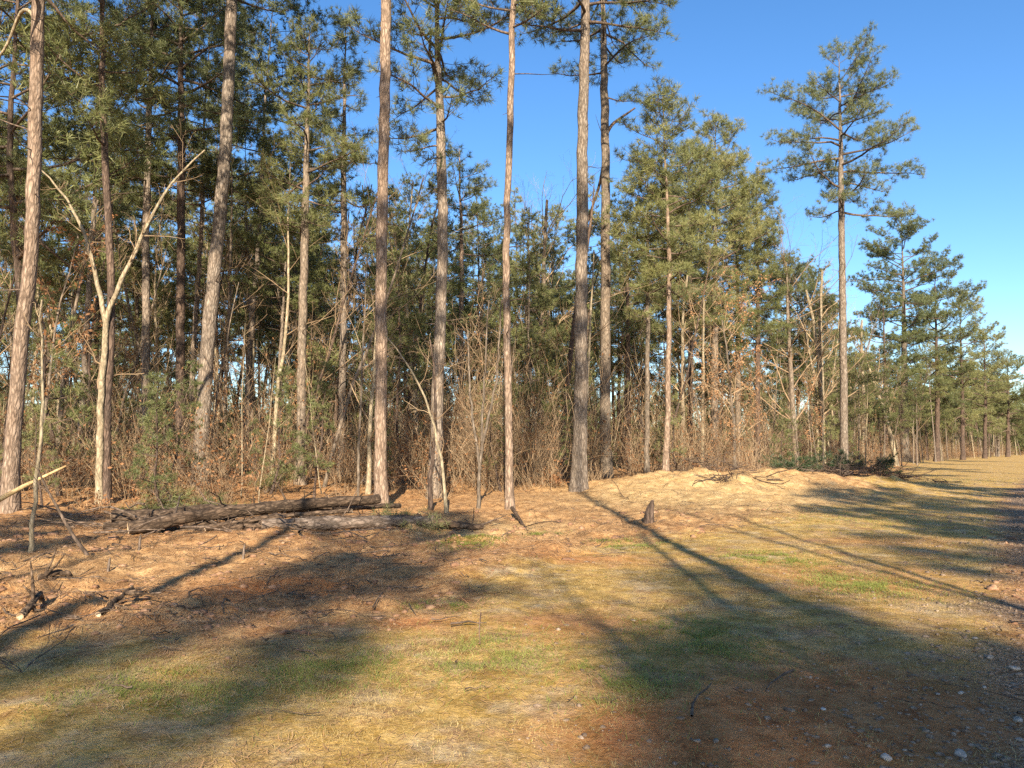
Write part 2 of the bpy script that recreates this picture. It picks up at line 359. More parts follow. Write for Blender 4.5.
# ------------------------------------------------------------------ pine generator
def needles(buf, P, A, rng, K, ln, wd):
    n = len(P)
    if n == 0: return
    D = rng.normal(size=(n, K, 3)); D = unit(D)
    D = unit(A[:, None]*.75+D*1.0)
    L = ln*(.7+.5*rng.random((n, K, 1)))
    S = unit(np.cross(D, rng.normal(size=(n, K, 3))))*wd*(.7+.6*rng.random((n, K, 1)))*.5
    B = P[:, None]+D*L*.05+ rng.normal(size=(n, K, 3))*.02
    V = np.stack([B-S, B+S, B+D*L], 2).reshape(-1, 3)
    buf.add(V, None, np.arange(len(V)).reshape(-1, 3))
def pine(rng, leader, r0, r1, cb, Rc, K=18, ln=.27, wd=.018, dens=1.0, sides=12, dead=6, prof='round', limb_up=0.0, sparse=.12, tuft=.17, azsel=None, blend=1.0):
    """leader: polyline from base (local) to the tip. returns trunk Buf, limbs Buf, crown Buf"""
    H = leader[-1][2]
    n = max(12, int(H*2.2))
    P = resample(leader, n)
    s = np.linspace(0, 1, n)
    r0, r1 = r0*.86, r1*.86
    rad = r0+(r1-r0)*s
    cz = np.clip((P[:, 2]-cb)/(H-cb), 0, 1)
    rad = rad*(1-cz**1.3)+.015*cz
    rad *= 1+.45*np.exp(-P[:, 2]/(.35+r0))
    P[1:-1] += rng.normal(size=(n-2, 3))*np.array([.012, .012, 0])
    tb, lb, fb = Buf(), Buf(), Buf()
    P2 = np.vstack([P[0]-[0, 0, .35], P]); rad2 = np.r_[rad[0]*1.25, rad]
    tubes(tb, [(P2, rad2)], sides, .10, rng)
    def lead(z):
        return np.array([np.interp(z, P[:, 2], P[:, 0]), np.interp(z, P[:, 2], P[:, 1]), z])
    def lr(z): return np.interp(z, P[:, 2], rad)
    big, small, tp, ta = [], [], [], []
    nbk = int((H-cb)*4.2*dens)
    az = rng.random()*6.28
    for i in range(nbk):
        t = (i+rng.random())/nbk
        z = cb+(H-cb)*t*.985
        az += 2.4+rng.normal()*.5
        if azsel is not None and not azsel(az % 6.2832, t, rng): continue
        if rng.random() < sparse*(1.6-t): continue
        if prof == 'round': f = (.66+.38*math.sin(math.pi*(.12+.75*t)))*(1-t**5)**.55
        elif prof == 'cone': f = (1-t)**.75*(.8+.2*math.sin(min(1, t*4)*1.57))
        else: f = (.45+.6*math.sin(math.pi*(.1+.8*t)))*(1-t**3)**.6
        L = max(.35, Rc*f*(.55+.55*rng.random()))
        el = (-.12+.8*t**1.5+rng.normal()*.16+limb_up)
        d = np.array([math.cos(az)*math.cos(el), math.sin(az)*math.cos(el), math.sin(el)])
        m = 7
        pts = [lead(z)]; dd = d.copy()
        for k in range(m-1):
            dd = unit(dd+rng.normal(size=3)*.13+np.array([0, 0, .07 if k > 1 else -.02]))
            pts.append(pts[-1]+dd*L/(m-1))
        pts = np.array(pts)
        br = min(lr(z)*.62, .016*L+.012)
        big.append((pts, np.linspace(br, .008, m)))
        ns = max(4, int(L*5.2))
        for j in range(ns):
            q = .28+.72*(j+rng.random())/ns
            pp = np.array([np.interp(q*(m-1), np.arange(m), pts[:, c]) for c in range(3)])
            k = min(m-2, int(q*(m-1))); td = unit(pts[k+1]-pts[k])
            side = unit(np.cross(td, [0, 0, 1.]))*(1 if j % 2 else -1)
            sl = (.30*L*(1.15-q)+.32)*(.6+.7*rng.random())
            sd = unit(td*.6+side*(.75+.3*rng.random())+np.array([0, 0, .22+.25*rng.random()])+rng.normal(size=3)*.2)
            m2 = 4; p2 = [pp]; e = sd.copy()
            for _ in range(m2-1):
                e = unit(e+rng.normal(size=3)*.18+[0, 0, .12]); p2.append(p2[-1]+e*sl/(m2-1))
            p2 = np.array(p2)
            small.append((p2, np.linspace(.013, .005, m2)))
            nt_ = max(2, int(sl/tuft))
            for g in range(nt_):
                qq = .35+.65*(g+rng.random())/nt_
                c0 = p2[min(2, int(qq*3))]; c1 = p2[min(3, int(qq*3)+1)]; fr = qq*3-int(qq*3)
                c = c0+(c1-c0)*min(1, fr)+rng.normal(size=3)*.09
                tp.append(c); ta.append(unit(e+rng.normal(size=3)*.5+[0, 0, .25]))
            tp.append(p2[-1]); ta.append(e)
        tp.append(pts[-1]); ta.append(dd)
    for i in range(dead):                       # dead stubs below the crown
        z = cb*(.35+.65*rng.random()); a = rng.random()*6.28
        L = (.25+.9*rng.random()**2)*min(1.5, cb/8)
        d = np.array([math.cos(a), math.sin(a), .1+.3*rng.normal()])
        p = [lead(z)]
        for _ in range(3): d = unit(d+rng.normal(size=3)*.2); p.append(p[-1]+d*L/3)
        small.append((np.array(p), np.array([.022, .018, .012, .004])))
    tubes(lb, big, 5); tubes(lb, small, 3)
    if tp: needles(fb, np.array(tp), np.array(ta), rng, K, ln, wd)
    return tb, lb, fb

def place_pine(base, trunk_px, D, w0, w1, H, cb, Rc, label, barkm='bark', needlem='needle', group=None, seed=1, **k):
    """trunk_px: pixels up the trunk, read at the tree's own distance"""
    rng = np.random.default_rng(seed)
    bx, by = base
    z0 = gz(bx, by)
    loc = np.array([bx, by, z0])
    pts = [np.zeros(3)]
    for (px, py) in trunk_px:
        q = at(px, py, by)-loc
        q[1] = 0.02*q[2]*math.sin(seed*1.7)
        if q[2] > pts[-1][2]+.3 and q[2] < H-.5: pts.append(q)
    top = pts[-1]
    if len(pts) > 1:
        dirn = (pts[-1]-pts[-2])/(pts[-1][2]-pts[-2][2])*.4
    else: dirn = np.array([0, 0, 0.])
    dz = H-top[2]
    pts.append(top+np.array([dirn[0]*dz, dirn[1]*dz, dz]))
    tb, lb, fb = pine(rng, np.array(pts), w0/2, w1/2, cb, Rc, **k)
    e = empty('pine_tree', tuple(loc), label=label, cat='pine tree', group=group)
    tb.obj('trunk', M[barkm], e)
    fb.obj('crown', M[needlem], e, smooth=False, extra=(lb, M['limb']))
    return e
def hero(base_px, trunk_px, wpx0, wpx1, topy=None, H=None, cby=None, cb=None, Rpx=None, Rc=None, D=None, label='', **k):
    x, y = hit(*base_px)
    if D: y = D; x = at(base_px[0], base_px[1], D)[0]
    s = y/F
    z0 = gz(x, y)
    if topy is not None: H = at(base_px[0], topy, y)[2]-z0
    if cby is not None: cb = at(base_px[0], cby, y)[2]-z0
    if Rpx: Rc = Rpx*s
    print('hero', label[:40], 'D=%.1f H=%.1f cb=%.1f R=%.1f w=%.2f' % (y, H, cb, Rc, wpx0*s))
    return place_pine((x, y), trunk_px, y, wpx0*s, wpx1*s, H, cb, Rc, label, **k)

FR = 'tall pines along the front of the woods'
hero((9, 512), [(13, 440), (19, 365), (27, 300), (33, 240), (36, 120), (39, 0)], 17, 11, H=24, cb=12.2, Rc=3.6, seed=11, barkm='bark_red',
     label='reddish pine leaning right, with a bent dead limb, at the far left of the clearing', group=FR, dead=5)
hero((200, 486), [(203, 400), (208, 323), (215, 240), (222, 170), (225, 90), (228, 0)], 17, 11, H=27, cb=17.0, Rc=4.5, seed=12,
     D=26, label='thick pale-barked pine leaning slightly right behind the left end of the log pile', group=FR)
hero((181, 466), [(180, 400), (181, 240), (182, 150), (181, 60)], 11, 7, topy=-50, cby=140, Rpx=105, seed=13, needlem='needle_blue', barkm='bark_dark', dens=1.25,
     D=29, label='dark pine with wide blue-green crown just left of the thick pale leaning pine', group=FR, prof='umbrella')
hero((147, 468), [(147, 350), (148, 240), (152, 130)], 10, 6, topy=-70, cby=190, Rpx=70, seed=14,
     D=30, label='brown pine trunk standing between the forked bare tree and the dark pine', group=FR)
hero((300, 482), [(301, 400), (302, 323), (304, 240)], 11, 8, topy=30, cby=235, Rpx=70, seed=15, needlem='needle_yel', barkm='bark_grey',
     D=27, label='grey pine with yellow-green crown rising behind the middle of the log pile', group=FR, dens=1.1)
hero((341, 477), [(342, 400), (343, 257), (342, 162), (343, 90)], 9, 6, topy=18, cby=215, Rpx=62, seed=16,
     D=30, label='slim pine with a full pointed crown left of the straight pine at the logs', group=FR, dens=1.1, prof='cone')
hero((381, 506), [(381, 400), (382, 240), (385, 120), (387, 0)], 14, 11, H=25, cb=15, Rc=3.8, seed=17, barkm='bark_red',
     label='straight reddish pine growing right behind the fallen logs', group=FR, dead=4)
hero((434, 498), [(438, 380), (443, 257), (442, 146), (438, 50)], 15, 9, topy=-60, cby=165, Rpx=92, seed=18, needlem='needle_blue',
     label='pine with airy crown and crooked upper trunk, first to the right of the logs', group=FR, dens=.95, limb_up=.1, sparse=.2)
hero((510, 509), [(508, 400), (506, 257), (508, 185), (511, 90), (513, 0)], 9, 6.5, H=21, cb=13.2, Rc=2.6, seed=19, barkm='bark_red',
     label='slender reddish pine standing alone in front of the bare brush', group=FR, dead=5)
hero((579, 491), [(581, 400), (582, 240), (583, 135), (586, 0)], 17, 9, H=25, cb=16.3, Rc=3.6, seed=20, barkm='bark',
     label='large straight pine with flared base beside the shadowed hollow', group=FR, dead=4)
hero((606, 466), [(605, 400), (605, 240), (605, 160), (603, 60)], 13, 8, topy=-70, cby=105, Rpx=75, seed=21, barkm='bark_grey',
     D=33, label='grey-brown pine with a broken limb, close behind the large flared pine', group=FR, dens=.8, sparse=.3)
hero((666, 487), [(668, 400), (669, 240), (664, 150)], 7, 4, topy=93, cby=290, Rpx=54, seed=22, barkm='bark_red',
     label='thin reddish pine with rounded green crown behind the short dark stump', group=FR, prof='round', dens=1.7, sparse=.03, D=30)
hero((647, 487), [(648, 365), (649, 240)], 6, 4, topy=165, cby=310, Rpx=44, seed=23, barkm='bark_grey', D=31, dens=1.4,
     label='thin pale pine just left of the thin reddish pine', group=FR, prof='round')
hero((714, 466), [(715, 300), (716, 217)], 9, 5, topy=120, cby=330, Rpx=64, seed=24, sparse=.03, dens=1.6, barkm='bark_grey',
     label='round-topped pine rising behind the straw mound', group=FR, D=42)
hero((757, 464), [(757, 300)], 7, 4, topy=182, cby=350, Rpx=42, seed=25, sparse=.03, dens=1.5, barkm='bark_dark', D=46,
     label='darker narrow pine to the right of the round-topped pine', group=FR, prof='round')
hero((690, 466), [(690, 300), (688, 200)], 7, 4, topy=150, cby=330, Rpx=48, seed=51, dens=1.4, barkm='bark_dark', D=41, needlem='needle_blue',
     label='full-crowned pine between the thin reddish pine and the round-topped pine', group=FR)
hero((738, 466), [(738, 300)], 7, 4, topy=168, cby=340, Rpx=46, seed=52, dens=1.4, barkm='bark_grey', D=47, needlem='needle_yel',
     label='yellow-green pine filling the gap right of the round-topped pine', group=FR)
hero((628, 466), [(628, 300)], 7, 4, topy=215, cby=350, Rpx=42, seed=53, dens=1.3, barkm='bark_dark', D=42,
     label='low-crowned pine right of the grey-brown pine with the broken limb', group=FR)
hero((790, 463), [(790, 380)], 7, 4, topy=262, cby=390, Rpx=42, seed=54, dens=1.3, barkm='bark_grey', D=58, needlem='needle_yel',
     label='dull green pine left of the lone tall pine, behind twiggy hardwoods', group=FR)
hero((844, 471), [(843, 380), (840, 250), (838, 150), (836, 80)], 9, 6, topy=58, cby=216, Rpx=82, seed=36, needlem='needle_blue',
     label='tall lone pine with bare trunk and wide airy crown at the bend of the track', group=FR, D=44.5, dens=1.1, K=18, dead=3, prof='round', limb_up=.02, sparse=.16)
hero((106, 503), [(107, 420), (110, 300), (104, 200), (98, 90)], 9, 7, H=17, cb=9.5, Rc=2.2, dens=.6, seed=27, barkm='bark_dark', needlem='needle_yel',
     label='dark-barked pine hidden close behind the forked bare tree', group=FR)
hero((561, 487), [(568, 377), (574, 323), (592, 215)], 7, 4, topy=185, cby=250, Rpx=20, seed=28, barkm='bark_dark', D=32,
     label='dark thin pine leaning right behind the large flared pine', group=FR, dens=.4, sparse=.5)
hero((462, 470), [(461, 380), (462, 240), (460, 190)], 7, 4, topy=150, cby=265, Rpx=44, seed=29, barkm='bark_red', D=38,
     label='slim orange-barked pine seen between the crooked pine and the slender reddish one', group=FR)
hero((905, 463), [(905, 330), (904, 260)], 9, 4, topy=214, cby=385, Rpx=52, seed=30, needlem='needle_blue', barkm='bark_grey', D=78, dens=.95, sparse=.05,
     label='tallest pine of the far clump where the track bends away', group='pines of the far clump', K=14, wd=.03, ln=.26)
for i, (px, ty, cy_, rp, dd, lb_) in enumerate([
        (937, 256, 400, 46, 84, 'broad green pine second in the far clump, right of its tallest'),
        (886, 292, 405, 34, 76, 'short pine at the left foot of the far clump'),
        (963, 290, 420, 38, 96, 'pine third in the far clump, sloping down to the right'),
        (985, 330, 425, 36, 108, 'low rounded pine near the right end of the far clump'),
        (1008, 356, 435, 34, 125, 'small far pine where the woods meet the right edge')]):
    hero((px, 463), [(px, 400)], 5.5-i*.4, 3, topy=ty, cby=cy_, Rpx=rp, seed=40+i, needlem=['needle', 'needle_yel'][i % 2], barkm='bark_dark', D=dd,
         label=lb_, group='pines of the far clump', K=13, wd=.032, ln=.3, dens=.8, tuft=.24, prof='round', sparse=.12)

# ------------------------------------------------------------------ forest pines (copies of a few)
def make_variant(seed, H, cb, Rc, nm, bm, **k):
    rng = np.random.default_rng(seed)
    lean = rng.normal(size=2)*.25
    L = [np.zeros(3)]
    for q in (.25, .5, .75, 1): L.append(np.array([lean[0]*q*2+rng.normal()*.15, lean[1]*q*2+rng.normal()*.15, H*q]))
    tb, lb, fb = pine(rng, np.array(L), H*.0062+.03, .05, cb, Rc, sides=8, **{'dens': .85, **k})
    return dict(H=H, cb=cb, t=tb.mesh('trunk', M[bm]), f=fb.mesh('crown', M[nm], False, (lb, M['limb'])))
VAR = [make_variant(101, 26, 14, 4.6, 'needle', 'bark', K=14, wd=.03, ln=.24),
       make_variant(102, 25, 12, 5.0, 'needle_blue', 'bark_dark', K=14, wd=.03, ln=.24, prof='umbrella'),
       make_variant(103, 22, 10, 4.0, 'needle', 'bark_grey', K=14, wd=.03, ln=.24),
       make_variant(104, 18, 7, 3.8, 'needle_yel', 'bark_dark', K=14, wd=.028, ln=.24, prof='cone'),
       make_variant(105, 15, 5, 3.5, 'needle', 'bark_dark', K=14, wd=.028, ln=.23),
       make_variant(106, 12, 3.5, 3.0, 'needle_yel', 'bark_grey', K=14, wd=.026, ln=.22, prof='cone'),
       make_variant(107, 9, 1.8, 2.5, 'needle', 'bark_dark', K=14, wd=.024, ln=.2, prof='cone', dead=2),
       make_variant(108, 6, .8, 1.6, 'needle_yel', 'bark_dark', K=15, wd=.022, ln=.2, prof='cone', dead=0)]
def copy_variant(v, x, y, s, rz, label, group, sz=None, name='pine_tree', tilt=0):
    e = empty(name, (x, y, gz(x, y)), label=label, cat='pine tree', group=group)
    e.scale = (s, s, sz or s); e.rotation_euler = (tilt, tilt*.6, rz)
    for nm, key in (('trunk', 't'), ('crown', 'f')):
        o = bpy.data.objects.new(nm, v[key]); C.objects.link(o); o.parent = e
    return e
rs = random.Random(5)
FRONT = [(CX+F*o.location.x/o.location.y, o.location.y) for o in C.objects if o.type == 'EMPTY']
SKX = [0, 235, 262, 300, 400, 480, 540, 600, 640, 700, 745, 775, 800, 840, 856, 880, 960, 1000, 1024, 1200]
SKY = [-200, -150, 110, 140, 175, 175, 205, 210, 190, 190, 245, 262, 255, 290, 335, 345, 345, 370, 378, 380]
taken = []
def free(x, y, d):
    for a, b in taken:
        if (a-x)**2+(b-y)**2 < d*d: return False
    taken.append((x, y)); return True
for o in C.objects:
    if o.type == 'EMPTY': taken.append((o.location.x, o.location.y))
LB = {'tall': ('tall slender forest pine standing back behind the front trunks', 'tall pines inside the woods'),
      'mid': ('mid-height forest pine filling the gap behind the front trunks', 'mid-height pines inside the woods'),
      'low': ('young bushy pine in the shade of the taller forest pines', 'young pines inside the woods'),
      'far': ('small distant pine at the back of the woods', 'distant pines at the back of the woods')}
cnt = {}
def forest(n, d0, d1, gap, off=2.5, side=1):
    made = tries = 0
    while made < n and tries < n*60:
        tries += 1
        y = d0+(d1-d0)*rs.random()
        x = rs.uniform(-.74, .74 if side > 0 else -.15)*y
        if y < float(edge(x))+off: continue
        px = CX+F*x/y
        if any(abs(px-a) < 1500/y+6 and y < b+1.5 for a, b in FRONT): continue
        if not free(x, y, gap): continue
        lim = float(np.interp(px, SKX, SKY))
        Hm = at(px, lim, y)[2]-gz(x, y)
        H = min(rs.choice([26, 26, 24, 22, 20, 18, 15, 11, 8]), Hm)*rs.uniform(.78, 1.0)
        if H < 3: continue
        c = [v for v in VAR if .6 < H/v['H'] < 1.5] or [VAR[-1]]
        if y < 40 and px < 300 and H < 13 and rs.random() < .6: continue
        v = rs.choice(c); s = H/v['H']
        k = 'far' if y > 75 else ('tall' if H > 17 else ('mid' if H > 9.5 else 'low'))
        copy_variant(v, x, y, s, rs.random()*6.28, *LB[k], tilt=rs.uniform(-.03, .03))
        cnt[k] = cnt.get(k, 0)+1; made += 1
forest(22, 22, 38, 2.3, 5)
forest(56, 32, 60, 2.3)
forest(68, 52, 100, 2.4)
forest(45, 90, 170, 3.5)
made = 0
while made < 46:
    x = 20+rs.random()*85; y = float(edge(x))+1+rs.random()*9; px = CX+F*x/y
    if px > 1060 or not free(x, y, 1.6): continue
    Hm = at(px, float(np.interp(px, SKX, SKY)), y)[2]-gz(x, y)
    H = Hm*rs.uniform(.6, 1); v = VAR[rs.choice([0, 2, 2, 3])]
    copy_variant(v, x, y, H/v['H'], rs.random()*6.28, 'slim pine in the front row where the woods follow the bend of the track', 'slim pines along the bend')
    made += 1
print(cnt)

def woods():
    r = np.random.default_rng(61); fol, stem = Buf(), Buf(); tp, ta, it = [], [], []
    made = 0
    while made < 560:
        y = 70+r.random()*190; x = (r.random()*1.7-.8)*y
        if made > 470: y = 150+r.random()*150; x = (.5+.28*r.random())*y
        if y < float(edge(x))+10 or (x < 30 and y < 85): continue
        H = (5+7*r.random())*(1 if y < 140 else 1.4)
        px = CX+F*x/y; H = min(H, at(px, float(np.interp(px, SKX, SKY))+8, y)[2])
        if H < 3: continue
        z0 = gz(x, y); cb = H*.12*r.random(); n = 260
        t = r.random(n)**.8; a = r.random(n)*6.28; rr = H*.24*(1-t**1.6)*np.sqrt(r.random(n))*(.7+.6*np.sin(t*9+r.random()*6)**2)
        tp.append(np.stack([x+np.cos(a)*rr, y+np.sin(a)*rr, z0+cb+(H-cb)*t], 1)); ta.append(unit(np.stack([np.cos(a), np.sin(a), .5+0*a], 1)))
        it.append((np.array([[x, y, z0-.3], [x, y, z0+H*.5], [x, y, z0+H*.95]]), np.array([.16, .11, .02])))
        made += 1
    tubes(stem, it, 4); needles(fol, np.concatenate(tp), np.concatenate(ta), r, 7, .65, .13)
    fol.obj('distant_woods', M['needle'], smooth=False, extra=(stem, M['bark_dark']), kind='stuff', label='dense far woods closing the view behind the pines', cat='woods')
woods()

made = 0
while made < 48:
    y = 19+rs.random()*34; x = rs.uniform(-.7, .6)*y; dd = y-float(edge(x)); px = CX+F*x/y
    if dd < 1.2 or dd > 14 or any(abs(px-a) < 12 and y < b+1 for a, b in FRONT) or not free(x, y, 1.2): continue
    copy_variant(VAR[7], x, y, rs.uniform(.25, .62), rs.random()*6.28, 'small green pine seedling growing in the tan brush at the wood edge', 'pine seedlings in the brush')
    made += 1

# ------------------------------------------------------------------ bare hardwoods
def grow(items, rng, p, d, L, r, lvl, maxl, up=.05, nch=(9, 5, 4), wander=.09, bl=.48):
    m = 10 if lvl == 0 else (6 if lvl == 1 else 4)
    P = [np.array(p, float)]; dd = unit(np.array(d, float))
    for _ in range(m-1):
        dd = unit(dd+rng.normal(size=3)*wander*(1+.8*lvl)+[0, 0, up]); P.append(P[-1]+dd*L/(m-1))
    P = np.array(P)
    items[min(lvl, 3)].append((P, np.linspace(r, max(.0035, r*(.3 if lvl == 0 else .25)), m)))
    if lvl >= maxl: return
    n = nch[min(lvl, len(nch)-1)]
    for j in range(n):
        q = (.3 if lvl == 0 else .15)+(.7 if lvl == 0 else .83)*(j+rng.random())/n
        k = min(m-2, int(q*(m-1)))
        pp = P[k]+(P[k+1]-P[k])*(q*(m-1)-k); td = unit(P[k+1]-P[k])
        s = unit(np.cross(td, rng.normal(size=3)))
        ang = .45+.45*rng.random()
        grow(items, rng, pp, td*math.cos(ang)+s*math.sin(ang), L*(bl-.45*bl*q)*(.7+.6*rng.random()), r*(1-.75*q)*.42, lvl+1, maxl, up, nch, wander, .42)
def hardwood_bufs(items, leaves, rng, sides0=8, barkw=1):
    tb, lb, fb = Buf(), Buf(), Buf()
    tubes(tb, items[0], sides0, .08, rng)
    tubes(lb, items[1], 5); tubes(lb, items[2], 3); tubes(lb, items[3], 3)
    if leaves:
        tips = [P[i]+rng.normal(size=3)*.04 for L_ in (items[2], items[3]) for P, _ in L_ for i in (1, 2, 3) if i < len(P) and rng.random() < leaves]
        if tips: leaf_quads(fb, np.array(tips), rng, .05)
    return tb, lb, fb
def leaf_quads(fb, tips, rng, size, flat=0.0):
    n = len(tips)
    a = rng.normal(size=(n, 3)); a[:, 2] *= (1-flat); a = unit(a)
    b = np.cross(a, rng.normal(size=(n, 3))*np.array([flat*.15+(1-flat), flat*.15+(1-flat), 1])); b = unit(b)
    s = size*(.6+.8*rng.random((n, 1)))
    c = np.cross(a, b)
    V = np.stack([tips-a*s, tips+b*s*.5+c*s*.2, tips+a*s, tips-b*s*.5+c*s*.2], 1)
    fb.add(V, np.arange(n*4).reshape(-1, 4))
def bare_tree(base_px, trunks, wpx, label, seed, mat_='bark_pale', D=None, leaves=0, group='bare hardwoods at the front of the woods', nch=(7, 5, 4), name='bare_tree', brl=.35, cat='bare tree'):
    rng = np.random.default_rng(seed)
    x, y = hit(*base_px)
    if D: y = D; x = at(base_px[0], base_px[1], D)[0]
    loc = np.array([x, y, gz(x, y)]); s = y/F
    items = [[], [], [], []]
    for tr in trunks:
        pts = [at(px, py, y)-loc for (px, py) in tr['p']]
        if tr.get('base', False): pts[0] = np.array([0, 0, -.2])
        for i, q in enumerate(pts): q[1] += tr.get('dy', 0)*i/len(pts)*s*30
        n = 14
        P = resample(pts, n); P[1:-1] += rng.normal(size=(n-2, 3))*.015
        r0, r1 = wpx*tr['w'][0]*s/2, wpx*tr['w'][1]*s/2
        rad = np.linspace(r0, r1, n)
        if tr.get('base'): rad *= .85; rad[0] *= 1.4; rad[1] *= 1.1
        items[0].append((P, rad))
        Lt = np.linalg.norm(P[-1]-P[0])
        k0 = tr.get('k0', 5)
        for j in range(tr.get('n', nch[0])):
            k = rng.integers(k0, n-1)
            td = unit(P[k+1]-P[k]); sd = unit(np.cross(td, rng.normal(size=3)))
            ang = .6+.5*rng.random()
            grow(items, rng, P[k], td*math.cos(ang)+sd*math.sin(ang), Lt*brl*(.5+.7*rng.random()), rad[k]*.32, 1, 3, .03, (0, nch[1], nch[2]), .10)
    tb, lb, fb = hardwood_bufs(items, leaves, rng)
    e = empty(name, tuple(loc), label=label, cat=cat, group=group)
    tb.obj('trunk', M[mat_], e); fb.obj('crown', M['shrubleaf'], e, smooth=False, extra=(lb, M['twig']))
    return e
bare_tree((99, 503), [dict(p=[(99, 503), (100, 430), (103, 370), (106, 323)], w=(1, .75), base=True, n=5),
                      dict(p=[(106, 323), (98, 280), (88, 240), (68, 197), (41, 170)], w=(.6, .16), n=10, k0=3, dy=.02),
                      dict(p=[(106, 323), (116, 290), (132, 257), (150, 218), (166, 190), (185, 165), (205, 150)], w=(.6, .16), n=12, k0=4)], 9,
          'pale bare tree forking into a wide V left of the log pile', 201, brl=.22)
bare_tree((29, 553), [dict(p=[(29, 553), (35, 500), (40, 450), (42, 400), (43, 348), (42, 300)], w=(1, .35), base=True, n=5, k0=7)], 5.5,
          'thin pale sapling nearest the viewer at the left, its foot out on the litter', 202, brl=.14, nch=(5, 3, 2))
bare_tree((272, 478), [dict(p=[(272, 478), (276, 400), (290, 300), (288, 210)], w=(1, .3), base=True, n=9)], 6,
          'slight pale sapling with arching twigs behind the left of the pile', 203, D=27)
bare_tree((368, 490), [dict(p=[(366, 488), (370, 420), (376, 340), (384, 250)], w=(1, .3), base=True, n=12, k0=3)], 6,
          'white-stemmed sapling leaning right, touching the straight pine at the logs', 204, D=24, brl=.6)
bare_tree((447, 508), [dict(p=[(447, 510), (444, 480), (438, 440), (424, 390), (400, 350), (385, 335)], w=(1, .3), base=True, n=7, k0=4)], 4.5,
          'bent whitish sapling leaning left across the foot of the crooked pine', 205, D=19.5, brl=.2)
bare_tree((430, 509), [dict(p=[(430, 510), (430, 480), (433, 450), (437, 400), (430, 340)], w=(1, .3), base=True, n=7, k0=4)], 6,
          'brown crooked sapling in front of the crooked pine', 206, 'bark_dark', D=20, brl=.2)
bare_tree((478, 498), [dict(p=[(478, 500), (481, 440), (485, 370), (489, 300)], w=(.7, .25), base=True, n=12, k0=4),
                       dict(p=[(480, 470), (470, 400), (468, 330)], w=(.5, .25), n=8, k0=3), dict(p=[(481, 450), (497, 380), (502, 300)], w=(.45, .25), n=8, k0=3)], 6,
          'several-stemmed tan sapling left of the slender reddish pine', 207, 'bark_grey', D=21, nch=(8, 6, 4), brl=.22)
bare_tree((538, 472), [dict(p=[(538, 472), (541, 380), (543, 280), (547, 200)], w=(1, .35), base=True, n=16, k0=5)], 9,
          'bare grey tree with fine twig crown standing in the gap of sky', 208, 'bark_grey', D=44, nch=(14, 7, 5))
bare_tree((577, 470), [dict(p=[(577, 487), (586, 420), (590, 330), (594, 250)], w=(1, .3), base=True, n=8)], 4.5,
          'whippy white sapling against the right side of the large flared pine', 209, D=29)
bare_tree((682, 464), [dict(p=[(682, 464), (683, 380), (682, 310), (688, 270)], w=(1, .4), base=True, n=9)], 6,
          'crooked white hardwood between the thin reddish pine and the round-topped pine', 210, D=40)
bare_tree((702, 464), [dict(p=[(702, 464), (703, 380), (704, 300)], w=(1, .4), base=True, n=9)], 5,
          'straight whitish sapling left of the rust-leaved tree', 211, D=38)
bare_tree((735, 468), [dict(p=[(735, 468), (733, 420), (728, 360), (722, 320)], w=(1, .3), base=True, n=22, k0=2)], 5,
          'small tree still holding rust-brown leaves behind the straw mound', 212, 'bark_grey', D=36, leaves=1, nch=(16, 7, 5), brl=.4)
bare_tree((822, 462), [dict(p=[(822, 462), (822, 400), (816, 330), (806, 290)], w=(1, .35), base=True, n=12, k0=4), dict(p=[(822, 400), (820, 330), (822, 270)], w=(.7, .3), n=10, k0=4)], 8,
          'pale forked hardwood just left of the lone tall pine', 213, D=48, nch=(12, 7, 5))
bare_tree((862, 463), [dict(p=[(866, 463), (864, 400), (861, 350), (862, 320)], w=(1, .35), base=True, n=10, k0=5)], 6,
          'yellowish thin hardwood just right of the lone tall pine', 214, D=58, nch=(12, 6, 4))
bare_tree((897, 463), [dict(p=[(897, 463), (887, 420), (872, 375), (862, 350)], w=(1, .35), base=True, n=10, k0=5)], 6,
          'pale hardwood leaning left in front of the far clump', 215, D=62, nch=(12, 6, 4))
bare_tree((56, 470), [dict(p=[(56, 475), (60, 400), (76, 300), (98, 200)], w=(1, .3), base=True, n=8)], 7,
          'grey hardwood leaning right behind the sapling at the left', 216, 'bark_grey', D=25)
bare_tree((225, 478), [dict(p=[(215, 480), (224, 400), (230, 320), (232, 170)], w=(1, .3), base=True, n=12)], 6,
          'thin dark-grey tree right of the thick pale leaning pine', 217, 'bark_grey', D=32)
bare_tree((796, 460), [dict(p=[(794, 462), (792, 390), (788, 320), (786, 262)], w=(1, .3), base=True, n=20, k0=3)], 8,
          'grey twiggy hardwood filling the gap behind the cut boughs', 218, 'bark_grey', D=46, nch=(16, 8, 5), brl=.45)
def hw_variant(seed, H, r, mat_, leaves=0, nch=(12, 6, 5)):
    rng = np.random.default_rng(seed); items = [[], [], [], []]
    grow(items, rng, (0, 0, -.2), (rng.normal()*.08, rng.normal()*.08, 1), H, r, 0, 3, .05, nch, .05, .27)
    tb, lb, fb = hardwood_bufs(items, leaves, rng)
    return dict(H=H, t=tb.mesh('trunk', M[mat_]), f=fb.mesh('crown', M['shrubleaf'], False, (lb, M['twig'])))
HW = [hw_variant(301, 11, .07, 'bark_grey'), hw_variant(302, 8, .05, 'bark_pale'), hw_variant(303, 13, .09, 'bark_pale'), hw_variant(304, 6, .035, 'bark_grey', nch=(9, 6, 4)),
      hw_variant(305, 6, .045, 'bark_grey', .5), hw_variant(306, 5, .02, 'bark_pale', nch=(8, 4, 3)), hw_variant(307, 9, .06, 'bark_dark')]
